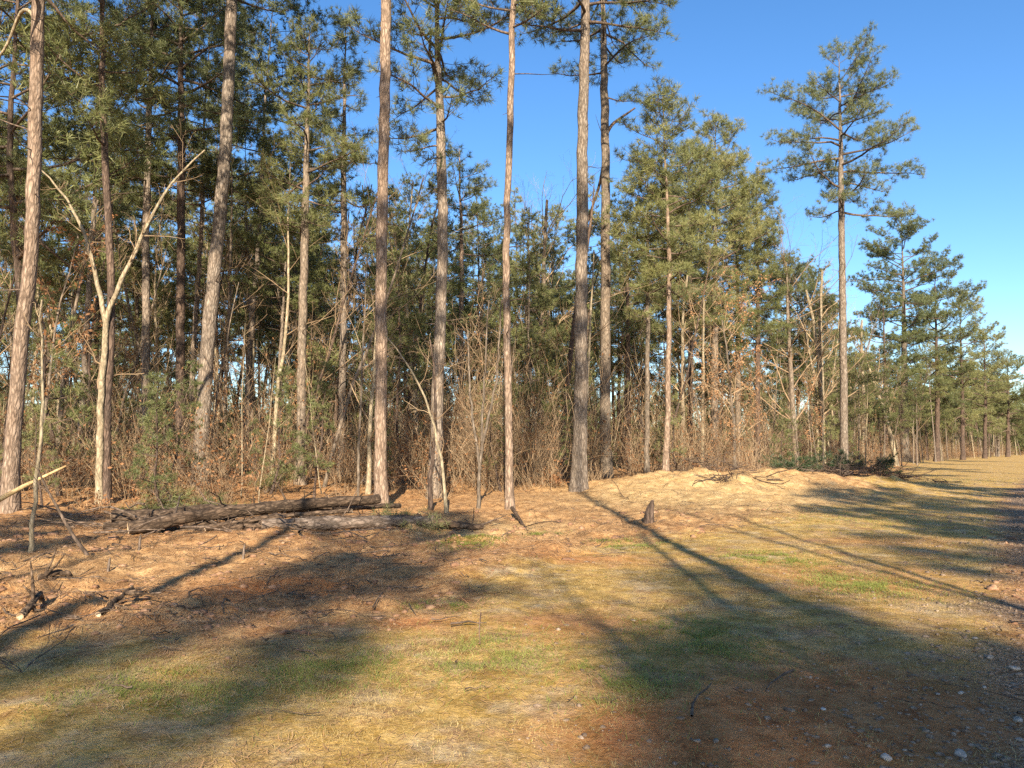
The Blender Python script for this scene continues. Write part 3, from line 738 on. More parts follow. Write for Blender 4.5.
HL = {0: ('tall bare grey hardwood among the forest pines', 'bare grey hardwoods in the woods'), 1: ('slender pale bare hardwood among the forest pines', 'bare pale hardwoods in the woods'),
      2: ('tall pale-barked bare hardwood among the forest pines', 'tall pale hardwoods in the woods'), 3: ('small twiggy grey sapling in the forest brush', 'small grey saplings in the brush'),
      4: ('small sapling still holding brown leaves in the forest brush', 'leafy brown saplings in the brush'), 5: ('thin low pale sapling in the forest brush', 'thin pale saplings in the brush'),
      6: ('dark bare hardwood among the forest pines', 'dark bare hardwoods in the woods')}
made = 0
while made < 250:
    y = 17+rs.random()**1.6*62; x = rs.uniform(-.72, .72)*y
    dd = y-float(edge(x))
    if dd < .8: continue
    px = CX+F*x/y
    if y < 26 and x < 0 and rs.random() < .55: continue
    if any(abs(px-a) < 12 and y < b+1 for a, b in FRONT): continue
    if not free(x, y, .9): continue
    Hm = at(px, float(np.interp(px, SKX, SKY)), y)[2]-gz(x, y)
    k = rs.choice([3, 5, 5, 5, 1, 3, 5, 4] if dd < 6 else [0, 1, 2, 3, 6, 6, 6, 0, 2, 5, 4])
    s = min(rs.uniform(.75, 1.3), Hm/HW[k]['H'])
    if s < .35: continue
    v = HW[k]; e = empty('bare_tree', (x, y, gz(x, y)), label=HL[k][0], cat='bare tree', group=HL[k][1])
    e.scale = (s, s, s); e.rotation_euler = (rs.uniform(-.1, .1), rs.uniform(-.1, .1), rs.random()*6.28)
    for nm, key in (('trunk', 't'), ('crown', 'f')):
        o = bpy.data.objects.new(nm, v[key]); C.objects.link(o); o.parent = e
    made += 1

made = 0
while made < 30:
    x = 20+rs.random()*80; y = float(edge(x))+1+rs.random()*8; px = CX+F*x/y
    if px > 1050 or not free(x, y, 1.3): continue
    Hm = at(px, float(np.interp(px, SKX, SKY)), y)[2]; k = rs.choice([0, 1, 2, 6]); v = HW[k]; s = min(1.3, .9*Hm/v['H'])*rs.uniform(.7, 1)
    e = empty('bare_tree', (x, y, gz(x, y)), label='bare hardwood mixed among the pines along the bend of the track', cat='bare tree', group='bare hardwoods along the bend')
    e.scale = (s, s, s); e.rotation_euler = (rs.uniform(-.08, .08), rs.uniform(-.08, .08), rs.random()*6.28)
    for nm, key in (('trunk', 't'), ('crown', 'f')): o = bpy.data.objects.new(nm, v[key]); C.objects.link(o); o.parent = e
    made += 1

# ------------------------------------------------------------------ undergrowth (one mass)
def shrub(seed, H, ns):
    rng = np.random.default_rng(seed); st, tw, tips = [], [], []
    for i in range(ns):
        a = rng.random()*6.28; rr = rng.random()*.45; lean = .12+.5*rng.random()
        h = H*(.45+.6*rng.random()); p = np.array([math.cos(a)*rr, math.sin(a)*rr, -.05]); d = np.array([math.cos(a)*lean, math.sin(a)*lean, 1.])
        P = [p]
        for k in range(5): d = unit(d+rng.normal(size=3)*.24+[0, 0, -.05*k]); P.append(P[-1]+d*h/5)
        P = np.array(P); st.append((P, np.linspace(.0065, .0025, 6)))
        for j in range(8):
            k = rng.integers(1, 5); e = unit(unit(P[k+1]-P[k])+rng.normal(size=3)*.65); l = h*.3*(.4+rng.random())
            q = [P[k]+(P[k+1]-P[k])*rng.random()]
            for _ in range(3): e = unit(e+rng.normal(size=3)*.2); q.append(q[-1]+e*l/3)
            tw.append((np.array(q), np.array([.0045, .004, .003, .002])))
            if rng.random() < .65: tips += [q[2]+rng.normal(size=3)*.05, q[3]]
    b = Buf(); tubes(b, st, 3); tubes(b, tw, 2)
    fb = Buf(); leaf_quads(fb, np.array(tips), rng, .045)
    return b.arrays(), fb.arrays()
SH = [shrub(401, 2.4, 26), shrub(402, 1.4, 24), shrub(403, 4.4, 20), shrub(404, .8, 24)]
ub, ul = Buf(), Buf()
made = 0
while made < 560:
    y = 16+rs.random()**1.1*85; x = rs.uniform(-.72, .74)*y
    dd = y-float(edge(x))
    if dd < .6+1.5*rs.random()+2.5*float(sstep(9, 14, x)): continue
    if x < -3 and dd < 5 and rs.random() < .65: continue
    if float(vnoise(x, y, .16, 71)) < -.16: continue
    k = rs.choice([1, 3, 3, 1, 0]) if dd < 4 else rs.choice([0, 0, 1, 2, 2])
    a = rs.random()*6.28; s = rs.uniform(.55, 1.35)
    ca_, sa = math.cos(a)*s, math.sin(a)*s
    for dst, arr in ((ub, SH[k][0]), (ul, SH[k][1])):
        if dst is ul and rs.random() < .3: continue
        V, Q, T = arr
        W = np.stack([V[:, 0]*ca_-V[:, 1]*sa+x, V[:, 0]*sa+V[:, 1]*ca_+y, V[:, 2]*s+gz(x, y)], 1)
        dst.add(W, Q, T)
    made += 1
made = 0
while made < 40:                    # taller pale whips in the middle of the wood edge
    y = 24+rs.random()*20; px = rs.uniform(320, 600) if made < 30 else rs.uniform(620, 820); x = (px-CX)/F*y; dd = y-float(edge(x))
    if dd < 2.5 or dd > 14: continue
    a = rs.random()*6.28; s = rs.uniform(1.0, 1.5); ca_, sa = math.cos(a)*s, math.sin(a)*s
    for dst, arr in ((ub, SH[2][0]), (ul, SH[2][1])):
        if dst is ul and rs.random() < .6: continue
        V, Q, T = arr
        dst.add(np.stack([V[:, 0]*ca_-V[:, 1]*sa+x, V[:, 0]*sa+V[:, 1]*ca_+y, V[:, 2]*s+gz(x, y)], 1), Q, T)
    made += 1
made = 0
while made < 260:
    x = 14+rs.random()*95; y = float(edge(x))+4+rs.random()**1.3*16
    k = rs.choice([0, 1, 1, 2]); a = rs.random()*6.28; s = rs.uniform(.7, 1.25)
    ca_, sa = math.cos(a)*s, math.sin(a)*s
    for dst, arr in ((ub, SH[k][0]), (ul, SH[k][1])):
        if dst is ul and rs.random() < .4: continue
        V, Q, T = arr
        dst.add(np.stack([V[:, 0]*ca_-V[:, 1]*sa+x, V[:, 0]*sa+V[:, 1]*ca_+y, V[:, 2]*s+gz(x, y)], 1), Q, T)
    made += 1
ub.obj('undergrowth', M['twig'], kind='stuff', smooth=False, label='tangled tan thicket of bare stems and twigs under the trees', cat='undergrowth')
ul.obj('undergrowth_leaves', M['shrubleaf'], kind='stuff', smooth=False, label='withered brown leaves hanging in the thicket', cat='undergrowth')

# ------------------------------------------------------------------ scattered ground cover
g = np.random.default_rng(77)
def wedge(n, d0, d1, p=1.0, half=.72):
    y = d0*(d1/d0)**(g.random(n)**p)          # density falls with distance
    x = (g.random(n)*2-1)*half*(y+1.0)
    return x, y
def nrm(x, y, e=.06):
    hx = (height(x+e, y)-height(x-e, y))/(2*e); hy = (height(x, y+e)-height(x, y-e))/(2*e)
    return hx, hy
def strands(n, d0, d1, L, wd, keep, lift=.25, curl=.3, zoff=.004):
    x, y = wedge(n, d0, d1); k = keep(x, y) > g.random(n); x, y = x[k], y[k]; n = len(x)
    a = g.random(n)*6.28; l = L*(.5+g.random(n)); hx, hy = nrm(x, y)
    a2 = a+curl*g.normal(size=n)
    dx, dy = np.cos(a), np.sin(a); wf = wd*(.6+.8*g.random(n))*np.clip(y/7, 1, 6)**.8
    zz = height(x, y)+zoff+.012*g.random(n)
    li = lift*g.random(n)**2
    P0 = np.stack([x, y, zz], 1)
    P1 = P0+np.stack([dx*l*.5, dy*l*.5, (hx*dx+hy*dy)*l*.5+li*l*.5], 1)
    P2 = P1+np.stack([np.cos(a2)*l*.5, np.sin(a2)*l*.5, (hx*np.cos(a2)+hy*np.sin(a2))*l*.5+li*l*.1], 1)
    S = np.stack([-dy, dx, np.zeros(n)], 1)*wf[:, None]*.5
    V = np.stack([P0-S, P0+S, P1-S, P1+S, P2], 1).reshape(-1, 3)
    i = np.arange(n)[:, None]*5
    b = Buf(); b.add(V, np.hstack([i, i+1, i+3, i+2]), np.hstack([i+2, i+3, i+4])); return b
def notgrass(x, y): return 1-.94*m_grass(x, y)-.8*m_gravel(x, y)
strands(420000, 3.2, 45, .085, .0032, lambda x, y: np.clip(notgrass(x, y)+.10-.25*m_clay(x, y), 0, 1)*np.clip(.75+vnoise(x, y, 1.3, 31)*1.6, .1, 1)).obj('pine_straw', M['straw'], kind='stuff', smooth=False, label='fallen pine needles littering the clearing', cat='pine straw')
def gblades(n, d0, d1, hgt, wd, keep, more=None):
    x, y = wedge(n, d0, d1); k = keep(x, y) > g.random(n); x, y = x[k], y[k]
    if more: x = np.r_[x, more[0]]; y = np.r_[y, more[1]]
    n = len(x)
    a = g.random(n)*6.28; h = hgt*(.4+.9*g.random(n)); wf = wd*np.clip(y/6, 1, 6)**.9
    le = (.9+2.2*g.random(n))*h
    P0 = np.stack([x, y, height(x, y)-.003], 1)
    S = np.stack([-np.sin(a), np.cos(a), 0*a], 1)*wf[:, None]*.5
    V = np.stack([P0-S, P0+S, P0+np.stack([np.cos(a)*le, np.sin(a)*le, h], 1)], 1).reshape(-1, 3)
    b = Buf(); b.add(V, None, np.arange(n*3).reshape(-1, 3)); return b
gblades(420000, 3.0, 60, .02, .004, lambda x, y: m_grass(x, y)*np.clip(1-.8*m_clay(x, y), 0, 1)*np.clip(.45+vnoise(x, y, 1.1, 33)*2.4+vnoise(x, y, 3.1, 34)*1.2, .03, 1)).obj('short_grass', M['grass'], kind='stuff', smooth=False, label='dormant golden-brown grass stubble on the cleared strip', cat='grass')
GS = [(485, 655, .55, .7), (330, 672, .45, .5), (440, 605, .3, .3), (625, 545, .45, .6), (470, 541, .5, .6), (545, 533, .3, .3), (860, 585, .6, .8), (700, 640, .5, .8), (620, 680, .4, .5),
      (160, 690, .6, .5), (770, 560, .6, .7), (960, 480, 3, 3), (850, 520, 1.6, 2)]
GSW = [(*hit(a, b), c, d) for a, b, c, d in GS]
def green(x, y):
    r = np.zeros_like(x)
    for a, b, c, d in GSW: r = np.maximum(r, gauss(x, y, a, b, c, d)*1.1)
    return np.clip(r*(.75+vnoise(x, y, 3, 35))+.015*m_grass(x, y), 0, 1)*np.clip(1-m_gravel(x, y), 0, 1)
def green_patches():
    xs, ys = [], []
    for a, b, c, d in GSW[:11]:
        n = int(3800*min(1.3, (c*d)**.5/.5)); xs.append(a+c*.55*g.normal(size=n)); ys.append(b+d*.55*g.normal(size=n))
    x = np.concatenate(xs); y = np.concatenate(ys); k = vnoise(x, y, 4, 37)+vnoise(x, y, 11, 38)*.7 > -.02
    return x[k], y[k]
gblades(260000, 3.0, 50, .035, .0045, green, green_patches()).obj('fresh_grass', M['green_grass'], kind='stuff', smooth=False, label='patches of fresh green grass in the brown stubble', cat='grass')
def leaves(n, d0, d1, size, keep):
    x, y = wedge(n, d0, d1); k = keep(x, y) > g.random(n); x, y = x[k], y[k]
    b = Buf(); leaf_quads(b, np.stack([x, y, height(x, y)+.012+.015*g.random(len(x))], 1), g, size, .85); return b
leaves(85000, 3.5, 48, .017, lambda x, y: np.clip(notgrass(x, y)-.1, .0, 1)*sstep(5, 9, y)*np.clip(.3+1.0*sstep(-9, 1, y-edge(x)), 0, 1)).obj('leaf_litter', M['litter'], kind='stuff', smooth=False, label='curled brown leaves scattered over the forest floor', cat='leaf litter')
# small sticks
def sticks(n, d0, d1, keep):
    x, y = wedge(n, d0, d1); k = keep(x, y) > g.random(n); x, y = x[k], y[k]; it = []
    for X_, Y_ in zip(x, y):
        a = g.random()*6.28; l = .12+.6*g.random()**2.5; r = .003+.008*g.random()**2.5; P = []
        bend = g.normal()*.4; cx, cy = X_, Y_
        for j in range(5):
            P.append((cx, cy, gz(cx, cy)+r+.02+.03*g.random())); cx += math.cos(a)*l/4; cy += math.sin(a)*l/4; a += bend/3+g.normal()*.12
        it.append((np.array(P), np.linspace(r, r*.4, 5)))
    b = Buf(); tubes(b, it, 4); return b
sticks(3800, 4.5, 36, lambda x, y: np.clip(notgrass(x, y)-.1, .02, 1)).obj('fallen_twigs', M['limb'], kind='stuff', label='small broken twigs strewn over the litter', cat='twigs')
# stones
def ico():
    import bmesh
    bm = bmesh.new(); bmesh.ops.create_icosphere(bm, subdivisions=2, radius=1)
    V = np.array([v.co[:] for v in bm.verts]); T = np.array([[v.index for v in f.verts] for f in bm.faces]); bm.free(); return V, T
IV, IT = ico()
def ico1():
    import bmesh
    bm = bmesh.new(); bmesh.ops.create_icosphere(bm, subdivisions=1, radius=1)
    V = np.array([v.co[:] for v in bm.verts]); T = np.array([[v.index for v in f.verts] for f in bm.faces]); bm.free(); return V, T
JV, JT = ico1()
def pebbles(n, d0, d1, s0, s1, keep, flat=.55):
    x, y = wedge(n, d0, d1); k = keep(x, y) > g.random(n); x, y = x[k], y[k]; n = len(x)
    s = (s0+(s1-s0)*g.random(n)**3.5)*np.clip(y/8, 1, 1.8)
    ax = .6+.8*g.random((n, 3)); ax[:, 2] *= flat
    V = JV[None]*(1+.75*(g.random((n, len(JV), 1))-.5))*ax[:, None]*s[:, None, None]
    a = g.random(n)*6.28; c, q = np.cos(a)[:, None], np.sin(a)[:, None]
    W = np.stack([V[..., 0]*c-V[..., 1]*q+x[:, None], V[..., 0]*q+V[..., 1]*c+y[:, None], V[..., 2]+(height(x, y)+s*.12)[:, None]], -1)
    b = Buf(); b.add(W, None, (JT[None]+np.arange(n)[:, None, None]*len(JV)).reshape(-1, 3)); return b
pebbles(90000, 3.2, 50, .004, .024, lambda x, y: np.clip(m_gravel(x, y)+.25*sstep(-2.2-.05*y, .3, x-gravel_edge(y))+.14*m_clay(x, y)*(x > 0), 0, 1)).obj('gravel', M['stone'], kind='stuff', smooth=False, label='loose grey and white stones along the track', cat='gravel')
pebbles(26000, 5, 30, .008, .05, lambda x, y: np.clip((1-m_grass(x, y)-m_gravel(x, y))*(.15+np.clip(vnoise(x, y, .8, 41)*2, 0, 1)), 0, 1)*sstep(22, 10, y)).obj('clay_clods', M['clod'], kind='stuff', smooth=False, label='crumbled red clay clods in the turned soil', cat='clay clods')

def rock(px, py, wpx, label, seed, m='rock', flat=.6, name='rock'):
    x, y = hit(px, py); s = wpx*y/F/2*.9; r = np.random.default_rng(seed)
    ax = np.array([1, .75+.3*r.random(), flat]); V = IV*(1+.38*(r.random((len(IV), 1))-.5))
    for _ in range(8):
        d = unit(r.normal(size=3)); t_ = .5+.2*r.random(); pr = V@d; V = V-np.outer(np.maximum(pr-t_, 0), d)
    b = Buf(); b.add(V*ax*s, None, IT)
    o = b.obj(name, M[m], smooth=False, label=label, cat='rock', group='larger pale rocks along the track')
    o.location = (x, y, gz(x, y)+s*flat*.45); o.rotation_euler = (0, 0, r.random()*3)
for i, a in enumerate([(962, 757, 15, 'pale blocky rock by the track, largest at the bottom of the view'), (887, 759, 12, 'flat whitish rock just left of the largest bottom rock'),
                       (1014, 671, 13, 'round pale rock in the gravel at the right edge'), (990, 660, 10, 'flat white stone left of the round pale rock at the right edge'),
                       (961, 694, 8, 'small flat white rock on the shaded red clay'), (938, 695, 6, 'small pale stone beside the flat white rock on red clay'),
                       (1018, 722, 12, 'pale rock half way down the right edge in shadow'), (984, 688, 6, 'tiny light stone between the clay and the gravel'),
                       (823, 711, 6, 'pale stone in the shaded clay, left of all other rocks'), (1019, 741, 9, 'whitish rock at the bottom right corner in shadow'),
                       (880, 641, 6, 'small yellowish stone in the sunlit strip of clay'), (975, 640, 6, 'grey-white stone at the upper edge of the tree shadow')]):
    rock(a[0], a[1], a[2], a[3], 500+i)

# ------------------------------------------------------------------ logs, stump, brush
def log(p0, p1, w0, w1, label, seed, m='log', sag=0, lift=(0, 0), mid=None, group='fallen logs heaped in the pile', y0=None, y1=None, ends=(True, True), name='fallen_log'):
    r = np.random.default_rng(seed)
    def pt(p, w, yy, lf):
        x, y = hit(*p) if yy is None else (at(p[0], p[1], yy)[0], yy)
        return np.array([x, y, gz(x, y)+w*y/F/2*.8+lf]), w*y/F/2
    A, ra = pt(p0, w0, y0, lift[0]); B, rb = pt(p1, w1, y1, lift[1])
    n = 22; t_ = np.linspace(0, 1, n)[:, None]
    P = A+(B-A)*t_; P[:, 2] += sag*np.sin(t_[:, 0]*math.pi)
    P[1:-1] += np.cumsum(r.normal(size=(n-2, 3))*.008, 0)
    loc = P[0].copy(); P = P-loc
    q_ = Vector(P[-1]).to_track_quat('Z', 'Y'); P = P @ np.array(q_.to_matrix())
    rad = np.linspace(ra, rb, n)*(1+.06*r.normal(size=n))
    e = empty(name, tuple(loc), label=label, cat='fallen log', group=group); e.rotation_euler = q_.to_euler()
    b = Buf(); tubes(b, [(P, rad)], 14, .10, r); b.obj('bark', M[m], e)
    for q, on in ((0, ends[0]), (-1, ends[1])):
        if not on: continue
        c = Buf(); T = unit(P[1]-P[0] if q == 0 else P[-1]-P[-2]); s_ = -1 if q == 0 else 1
        u = unit(np.cross(T, [1., 0, 0])); v = np.cross(T, u); aa = np.arange(14)*2*math.pi/14
        rr = rad[q]*.96
        ring = P[q]+T*s_*.004+(np.cos(aa)[:, None]*u+np.sin(aa)[:, None]*v)*rr
        ring2 = P[q]-T*s_*.03+(np.cos(aa)[:, None]*u+np.sin(aa)[:, None]*v)*rr
        c.add(np.vstack([ring, ring2, [P[q]+T*s_*.008]]), [[i, (i+1) % 14, 14+(i+1) % 14, 14+i] for i in range(14)], [[i, (i+1) % 14, 28] for i in range(14)])
        c.obj('cut_end', M['endgrain'], e)
    it = []
    for _ in range(5):
        k = r.integers(3, n-3); d = unit(np.cross(P[k+1]-P[k], r.normal(size=3))); d[2] = abs(d[2]); L = .08+.35*r.random()
        it.append((np.array([P[k], P[k]+d*L*.5+[0, 0, .02], P[k]+d*L]), np.array([.02, .013, .006])))
    c = Buf(); tubes(c, it, 5); c.obj('branch_stub', M[m], e)
    return e
log((113, 521), (232, 520), 13, 11, 'short dark log at the left end of the pile', 601, lift=(.12, .16), y0=15.8, y1=16.2)
log((104, 529), (214, 531), 7, 6, 'thin dark log tucked under the short left one', 607, lift=(.0, .0), y0=15.3, y1=15.6)
log((128, 541), (378, 510), 14, 10, 'longest dark log sloping up across the whole pile to the straight pine', 602, lift=(.05, .42), y0=13.9, y1=16.8, sag=.10)
log((262, 537), (434, 523), 14, 11, 'thick pale weathered log at the front right of the pile', 603, m='log_pale', lift=(0, .05), y0=14.6, y1=15.3)
log((300, 524), (420, 515), 9, 7, 'dark log lying behind the pale weathered log', 604, lift=(.1, .22), y0=15.2, y1=16.0)
log((432, 519), (481, 524), 9, 6, 'short tapering log end poking out to the right of the pile', 605, lift=(.05, 0), y0=15.3, y1=15.4)
log((230, 516), (376, 503), 5, 4, 'slim pole resting on top of the pile', 606, lift=(.26, .50), y0=15.5, y1=17.0)
log((152, 534), (300, 528), 6, 5, 'thin straight pole at the front left of the pile', 608, lift=(.0, .05), y0=14.5, y1=14.9)
log((140, 530), (318, 508), 8, 6, 'middling dark log wedged between the short log and the longest one', 613, lift=(.05, .35), y0=15.0, y1=16.6)
log((118, 536), (262, 525), 7, 6, 'lowest dark log half sunk in the litter at the front left of the pile', 614, lift=(-.04, -.02), y0=14.3, y1=14.8)
log((205, 534), (352, 512), 6, 4, 'crooked thin log crossing over the pale weathered log', 615, lift=(.02, .36), y0=14.5, y1=15.9, sag=.06)
log((285, 514), (400, 500), 6, 5, 'narrow dark log at the back right of the pile, touching the straight pine', 616, lift=(.25, .2), y0=16.0, y1=18.2)
log((362, 478), (410, 474), 6, 5, 'pale log lying alone back in the woods behind the straight pine', 609, m='log_pale', y0=27, y1=28, group='logs apart from the pile')
log((38, 580), (70, 579), 6, 5, 'short chunk of dark wood on the litter at the left', 610, group='logs apart from the pile')
log((20, 620), (42, 604), 8, 5, 'rotten stub of wood at the left side of the turned soil', 611, group='logs apart from the pile')
log((98, 617), (131, 600), 6, 3, 'dark slanting stick of wood in the tree shadow at the left', 612, group='logs apart from the pile', lift=(0, .12))

def limb(pts, w, label, name, seed, m='log', group=None, cat='fallen limb', twigs=4, tipw=.4, Ds=None):
    r = np.random.default_rng(seed)
    x0, y0 = hit(*pts[0]) if Ds is None else (0, Ds[0])
    P = []
    for i, p in enumerate(pts):
        yy = y0 if Ds is None else Ds[i]
        P.append(at(p[0], p[1], yy))
    P = resample(P, 12); loc = P[0].copy(); P -= loc; s = y0/F
    rad = np.linspace(w*s/2, w*s/2*tipw, 12)
    b = Buf(); tubes(b, [(P, rad)], 8, .15, r)
    o = empty(name, tuple(loc), label=label, cat=cat, group=group)
    b.obj('stem', M[m], o)
    if twigs:
        it = [[], [], [], []]
        for _ in range(twigs):
            k = r.integers(3, 11); grow(it, r, P[k], unit(unit(P[k]-P[k-1])+r.normal(size=3)*.6), .25+.7*r.random(), rad[k]*.5, 2, 3, 0, (0, 0, 3), .1)
        c = Buf(); tubes(c, it[2]+it[3], 3); c.obj('twigs', M[m], o)
    return o
limb([(-14, 507), (20, 488), (66, 466)], 6, 'split yellow limb slanting up over the litter at the left edge', 'broken_limb', 701, m='wood', twigs=0, tipw=.35, Ds=[13, 13.2, 13.6])
limb([(88, 556), (72, 535), (60, 512), (45, 486), (38, 470)], 4, 'thin dark branch arching up right of the thin pale sapling', 'broken_limb', 702, twigs=3, m='limb')
limb([(289, 508), (283, 494), (276, 482)], 3, 'short dark stick poking up from the top of the pile', 'broken_limb', 703, twigs=1, Ds=[17, 17, 17])
limb([(290, 507), (300, 500), (314, 491)], 3, 'second short stick leaning right out of the pile', 'broken_limb', 704, twigs=1, Ds=[17, 17, 17])
limb([(512, 508), (520, 520), (527, 531)], 4, 'dark root-like stick at the foot of the slender reddish pine', 'broken_limb', 705, twigs=3, Ds=[18.5, 17, 15.2])
limb([(608, 490), (630, 502), (655, 497)], 3, 'bowed branch lying in the shadowed hollow behind the stump', 'broken_limb', 706, twigs=5, Ds=[26, 23, 25])
limb([(480, 645), (479, 628), (481, 610)], 2, 'reddish bent stick lying on the sunny grass', 'broken_limb', 707, twigs=1, m='clod', Ds=[6.4, 6.9, 7.6])
limb([(30, 690), (25, 665), (50, 650)], 3, 'gnarled dead branch in the shadow at the lower left', 'broken_limb', 708, twigs=8, Ds=[5.4, 5.7, 5.9], m='log_pale')
def stub_stump():
    x, y = hit(650, 522); r = np.random.default_rng(9); h = .42
    P = np.array([[0, 0, -.1], [.0, 0, .06], [.01, 0, .2], [.03, 0, .32], [.05, 0, .40], [.09, .01, h]])
    b = Buf(); tubes(b, [(P, np.array([.11, .075, .065, .06, .04, .01])), (P*[1, 1, .8]+[-.05, .0, 0], np.array([.12, .08, .07, .05, .03, .008])), (P*[-1.6, 2, .42], np.array([.1, .09, .07, .05, .03, .01]))], 12, .35, r)
    o = b.obj('stump', M['bark_dark'], label='short jagged dark stump standing alone on the straw', cat='stump'); o.location = (x, y, gz(x, y))
stub_stump()
def stub(px, py, h, label, i):
    x, y = hit(px, py); r = np.random.default_rng(i)
    P = np.array([[0, 0, -.05], [.005, 0, h*.4], [.01, .01, h*.8], [.02, 0, h]])
    b = Buf(); tubes(b, [(P, np.array([.02, .018, .016, .004]))], 7, .3, r)
    o = b.obj('stub', M['log_pale'], label=label, cat='stub', group='cut sapling stubs in the litter'); o.location = (x, y, gz(x, y))
stub(243, 560, .22, 'short cut sapling stub in front of the pale weathered log', 1)
stub(139, 551, .25, 'short cut sapling stub in front of the left end of the pile', 2)
stub(108, 572, .18, 'low sapling stub in the shaded litter left of the turned soil', 3)
# cut pine boughs lying on the ground
def bough(px, py, L, ndir, label, seed, n=5, m='needle', hgt=.3, D=None, name='pine_bough', K=16):
    x, y = hit(px, py)
    if D: y = D; x = at(px, py, D)[0]
    r = np.random.default_rng(seed); st, tp, ta = [], [], []
    for i in range(n):
        a = ndir+r.normal()*.5; d = np.array([math.cos(a), math.sin(a), hgt*(.2+r.random())]); p = [np.array([r.normal()*.2, r.normal()*.2, .04])]
        l = L*(.6+.6*r.random())
        for k in range(6): d = unit(d+r.normal(size=3)*.12+[0, 0, -.05]); q = p[-1]+d*l/6; q[2] = max(q[2], .05); p.append(q)
        p = np.array(p); st.append((p, np.linspace(.022, .006, 7)))
        for j in range(int(l*9)):
            k = r.integers(1, 6); e = unit(unit(p[k+1]-p[k])*.8+r.normal(size=3)*[.8, .8, .4]); q0 = p[k]+(p[k+1]-p[k])*r.random(); ll = .2+.25*r.random()
            st.append((np.array([q0, q0+e*ll*.5, q0+e*ll]), np.array([.007, .005, .003])))
            tp += [q0+e*ll*.6, q0+e*ll]; ta += [e, e]
    b, f = Buf(), Buf(); tubes(b, st, 4); needles(f, np.array(tp), np.array(ta), r, K, .17, .009*max(1, y/16))
    e = empty(name, (x, y, gz(x, y)), label=label, cat='pine bough', group='cut green pine boughs on the ground')
    b.obj('stem', M['limb'], e); f.obj('needles', M[m], e, smooth=False)
bough(128, 505, 1.1, .4, 'cut green bough behind the left end of the pile', 801, D=18.5)
bough(158, 500, 1.2, 1.6, 'upright green bough tip left of the thick pale leaning pine', 802, hgt=2.0, n=3, D=19)
bough(195, 504, 1.2, .2, 'low green bough right of the upright bough tip', 803, D=19)
bough(372, 518, .9, .6, 'green bough at the foot of the straight pine on the logs', 804, D=16.4, m='needle_yel')
bough(408, 530, .9, -.3, 'yellow-green bough against the right end of the pale log', 805, D=15.6, m='needle_yel')
bough(265, 483, .9, 1.6, 'bushy green seedling behind the pile', 806, hgt=2.2, n=7, D=24, m='needle_yel')
for i, (px, d_, a, lab) in enumerate([(772, 33, .1, 'dark green bough at the left of the heap behind the mound'), (792, 33.5, .5, 'dark green bough on the crest of the straw mound'),
                                      (808, 34, 2.8, 'dark green bough in the middle of the heap behind the mound'), (824, 35, .2, 'dark green bough at the right of the heap, beside the lone pine'),
                                      (870, 46, .4, 'dark green bough lying beyond the lone pine')]):
    bough(px, 462, 1.7, a, lab, 820+i, n=7, D=d_, hgt=.7, m='needle_dark', K=18)
# brush pile beside the lone pine
def brush(px, py, D, w, h, label, seed, n=170, m='log'):
    x = at(px, py, D)[0]; r = np.random.default_rng(seed); it = []
    for i in range(n):
        q = np.array([r.normal()*w*.38, r.normal()*w*.22, 0]); q[2] = gz(x+q[0], D+q[1])-gz(x, D)+r.random()*h*math.exp(-(q[0]/(w*.5))**2)
        a = r.random()*6.28; d = np.array([math.cos(a), math.sin(a)*.7, r.normal()*.22]); L = .4+1.3*r.random(); P = [q]
        for k in range(4): d = unit(d+r.normal(size=3)*.16); P.append(P[-1]+d*L/4)
        rr = .006+.022*r.random()**2
        it.append((np.array(P), np.linspace(rr, rr*.4, 5)))
    b = Buf(); tubes(b, it, 5)
    o = b.obj('brush_pile', M[m], label=label, cat='brush pile'); o.location = (x, D, gz(x, D)+.03)
brush(862, 487, 33.5, 4.2, .55, 'dark heap of broken branches and roots below the lone tall pine', 901, 260, 'bark_dark')
brush(816, 474, 33, 2.8, .45, 'grey branch heap between the straw mound and the lone pine', 902, 150, 'limb')
brush(700, 466, 32, 3.5, .8, 'loose tangle of dead branches along the back of the straw mound', 903, 120, 'limb')
brush(735, 482, 26.5, 1.6, .12, 'thin scrap of dark roots on the front of the straw mound', 904, 50, 'bark_dark')

brush(255, 520, 15.7, 5.0, .35, 'loose dead branches tangled over the fallen logs', 905, 150, 'limb')
brush(150, 500, 17.5, 3.5, .3, 'dead twigs heaped behind the left end of the log pile', 906, 60, 'limb')

# bent dead limb on the first pine, broken limb on the grey one
def extra_limb(owner_label, pts, w, m, nm='dead_limb', lab=None):
    o = next(q for q in C.objects if q.get('label', '').startswith(owner_label))
    y = o.location.y; P = np.array([at(a, b, y+.2*i) for i, (a, b) in enumerate(pts)]); P = resample(P, 16)-np.array(o.location)
    b = Buf(); s = y/F; tubes(b, [(P, np.linspace(w*s/2, w*s/2*.45, 16))], 7, .1, np.random.default_rng(3)); b.obj(nm, M[m], o, label=lab)
extra_limb('reddish pine leaning right', [(39, 30), (37, 22), (33, 14), (27, 7), (21, 8), (15, 25), (8, 45), (0, 58), (-12, 66)], 5, 'bark_pale', lab='bent bare limb arching out to the left')
extra_limb('grey-brown pine with a broken', [(606, 135), (612, 124), (622, 117), (635, 108)], 4, 'bark_dark', lab='broken limb stub pointing up right')
extra_limb('grey-brown pine with a broken', [(604, 160), (600, 185), (593, 205), (586, 225), (580, 262)], 3.5, 'bark_dark', lab='dead limb hanging down to the left')
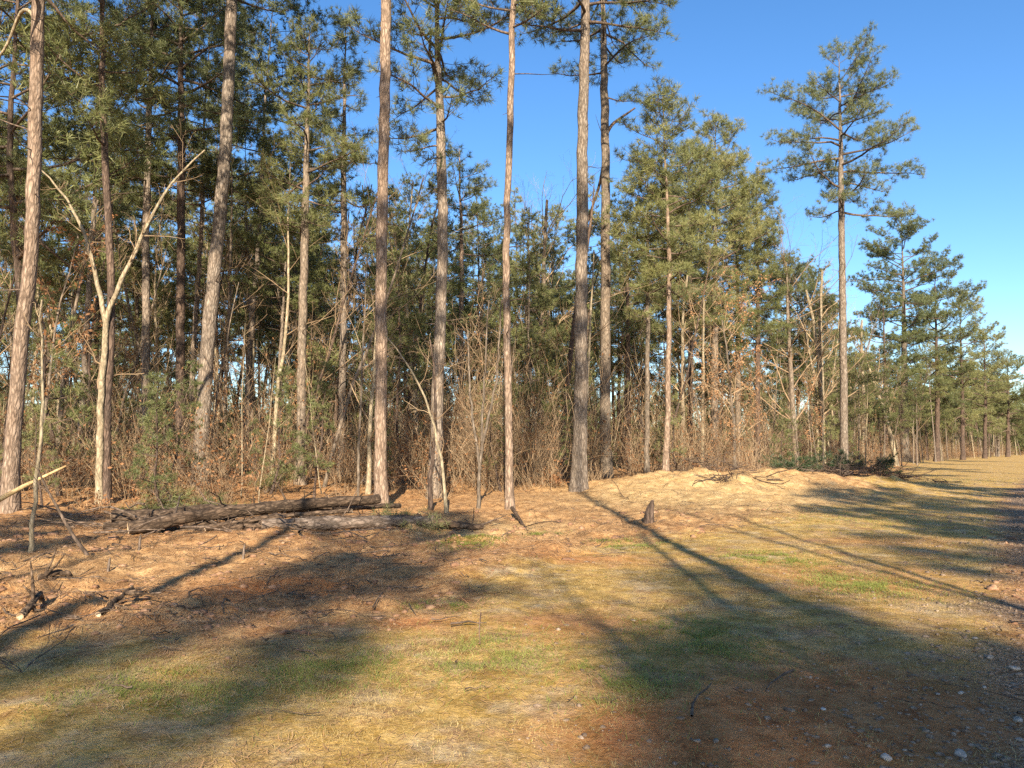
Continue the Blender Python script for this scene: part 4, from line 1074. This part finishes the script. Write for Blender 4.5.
extra_limb('pine with airy crown', [(443, 130), (440, 100), (434, 70), (428, 50), (432, 30)], 5, 'bark_dark', nm='limb')

# ------------------------------------------------------------------ trees behind and beside the viewpoint (they shade the clearing)
SV = [make_variant(151, 26, 17.5, 3.4, 'needle', 'bark', K=22, wd=.045, ln=.24, dens=1.0),
      make_variant(152, 24, 19, 2.0, 'needle', 'bark', K=22, wd=.045, ln=.24, dens=1.0),
      make_variant(153, 20, 12, 3.2, 'needle', 'bark', K=22, wd=.045, ln=.24, dens=1.0)]
BEHIND = [  # x, y, variant, scale
    (3.5, -6, 0, 1.0), (-3.75, -7, 0, .97), (2.1, -44.5, 1, 1.0), (-2.3, -40.3, 1, .98), (-.8, -30.5, 1, .95),
    (10.4, -18, 2, 1.0), (7.6, -37, 1, 1.0), (2.6, -41.8, 1, 1), (5.6, -45.5, 1, 1.0), (4.1, -46, 1, 1.0), (14, -30, 1, 1.1), (11, -34, 1, 1.0), (-8.6, -25, 2, 1.0), (-15, -10, 0, 1.0), (-21, -6, 0, 1.0), (3.0, -43.5, 1, .98), (22.5, 7, 0, 1), (30, 15, 0, 1), (41, 34, 0, 1), (53, 47, 0, 1), (18, -7, 2, 1.15)]
for i, (x, y, v, s) in enumerate(BEHIND):
    copy_variant(SV[v], x, y, s, i*1.3, 'forest pine on the near side of the track, shading the clearing', 'pines on the near side of the track')
for i, (x, y, k, s) in enumerate([(2.75, -5, 2, 1.1), (4.7, -4.5, 2, .95), (6.1, -8, 0, 1.2), (-5.6, -6, 2, 1.0), (1.7, -9, 6, 1.2)]):
    v = HW[k]; e = empty('bare_tree', (x, y, gz(x, y)), label='bare hardwood on the near side of the track, streaking the clearing with thin shadow', cat='bare tree', group='bare hardwoods on the near side of the track')
    e.scale = (s, s, s); e.rotation_euler[2] = i*2.1
    for nm, key in (('trunk', 't'), ('crown', 'f')): o = bpy.data.objects.new(nm, v[key]); C.objects.link(o); o.parent = e
print('tris', sum(len(o.data.polygons) for o in C.objects if o.type == 'MESH'), 'objects', len(C.objects))
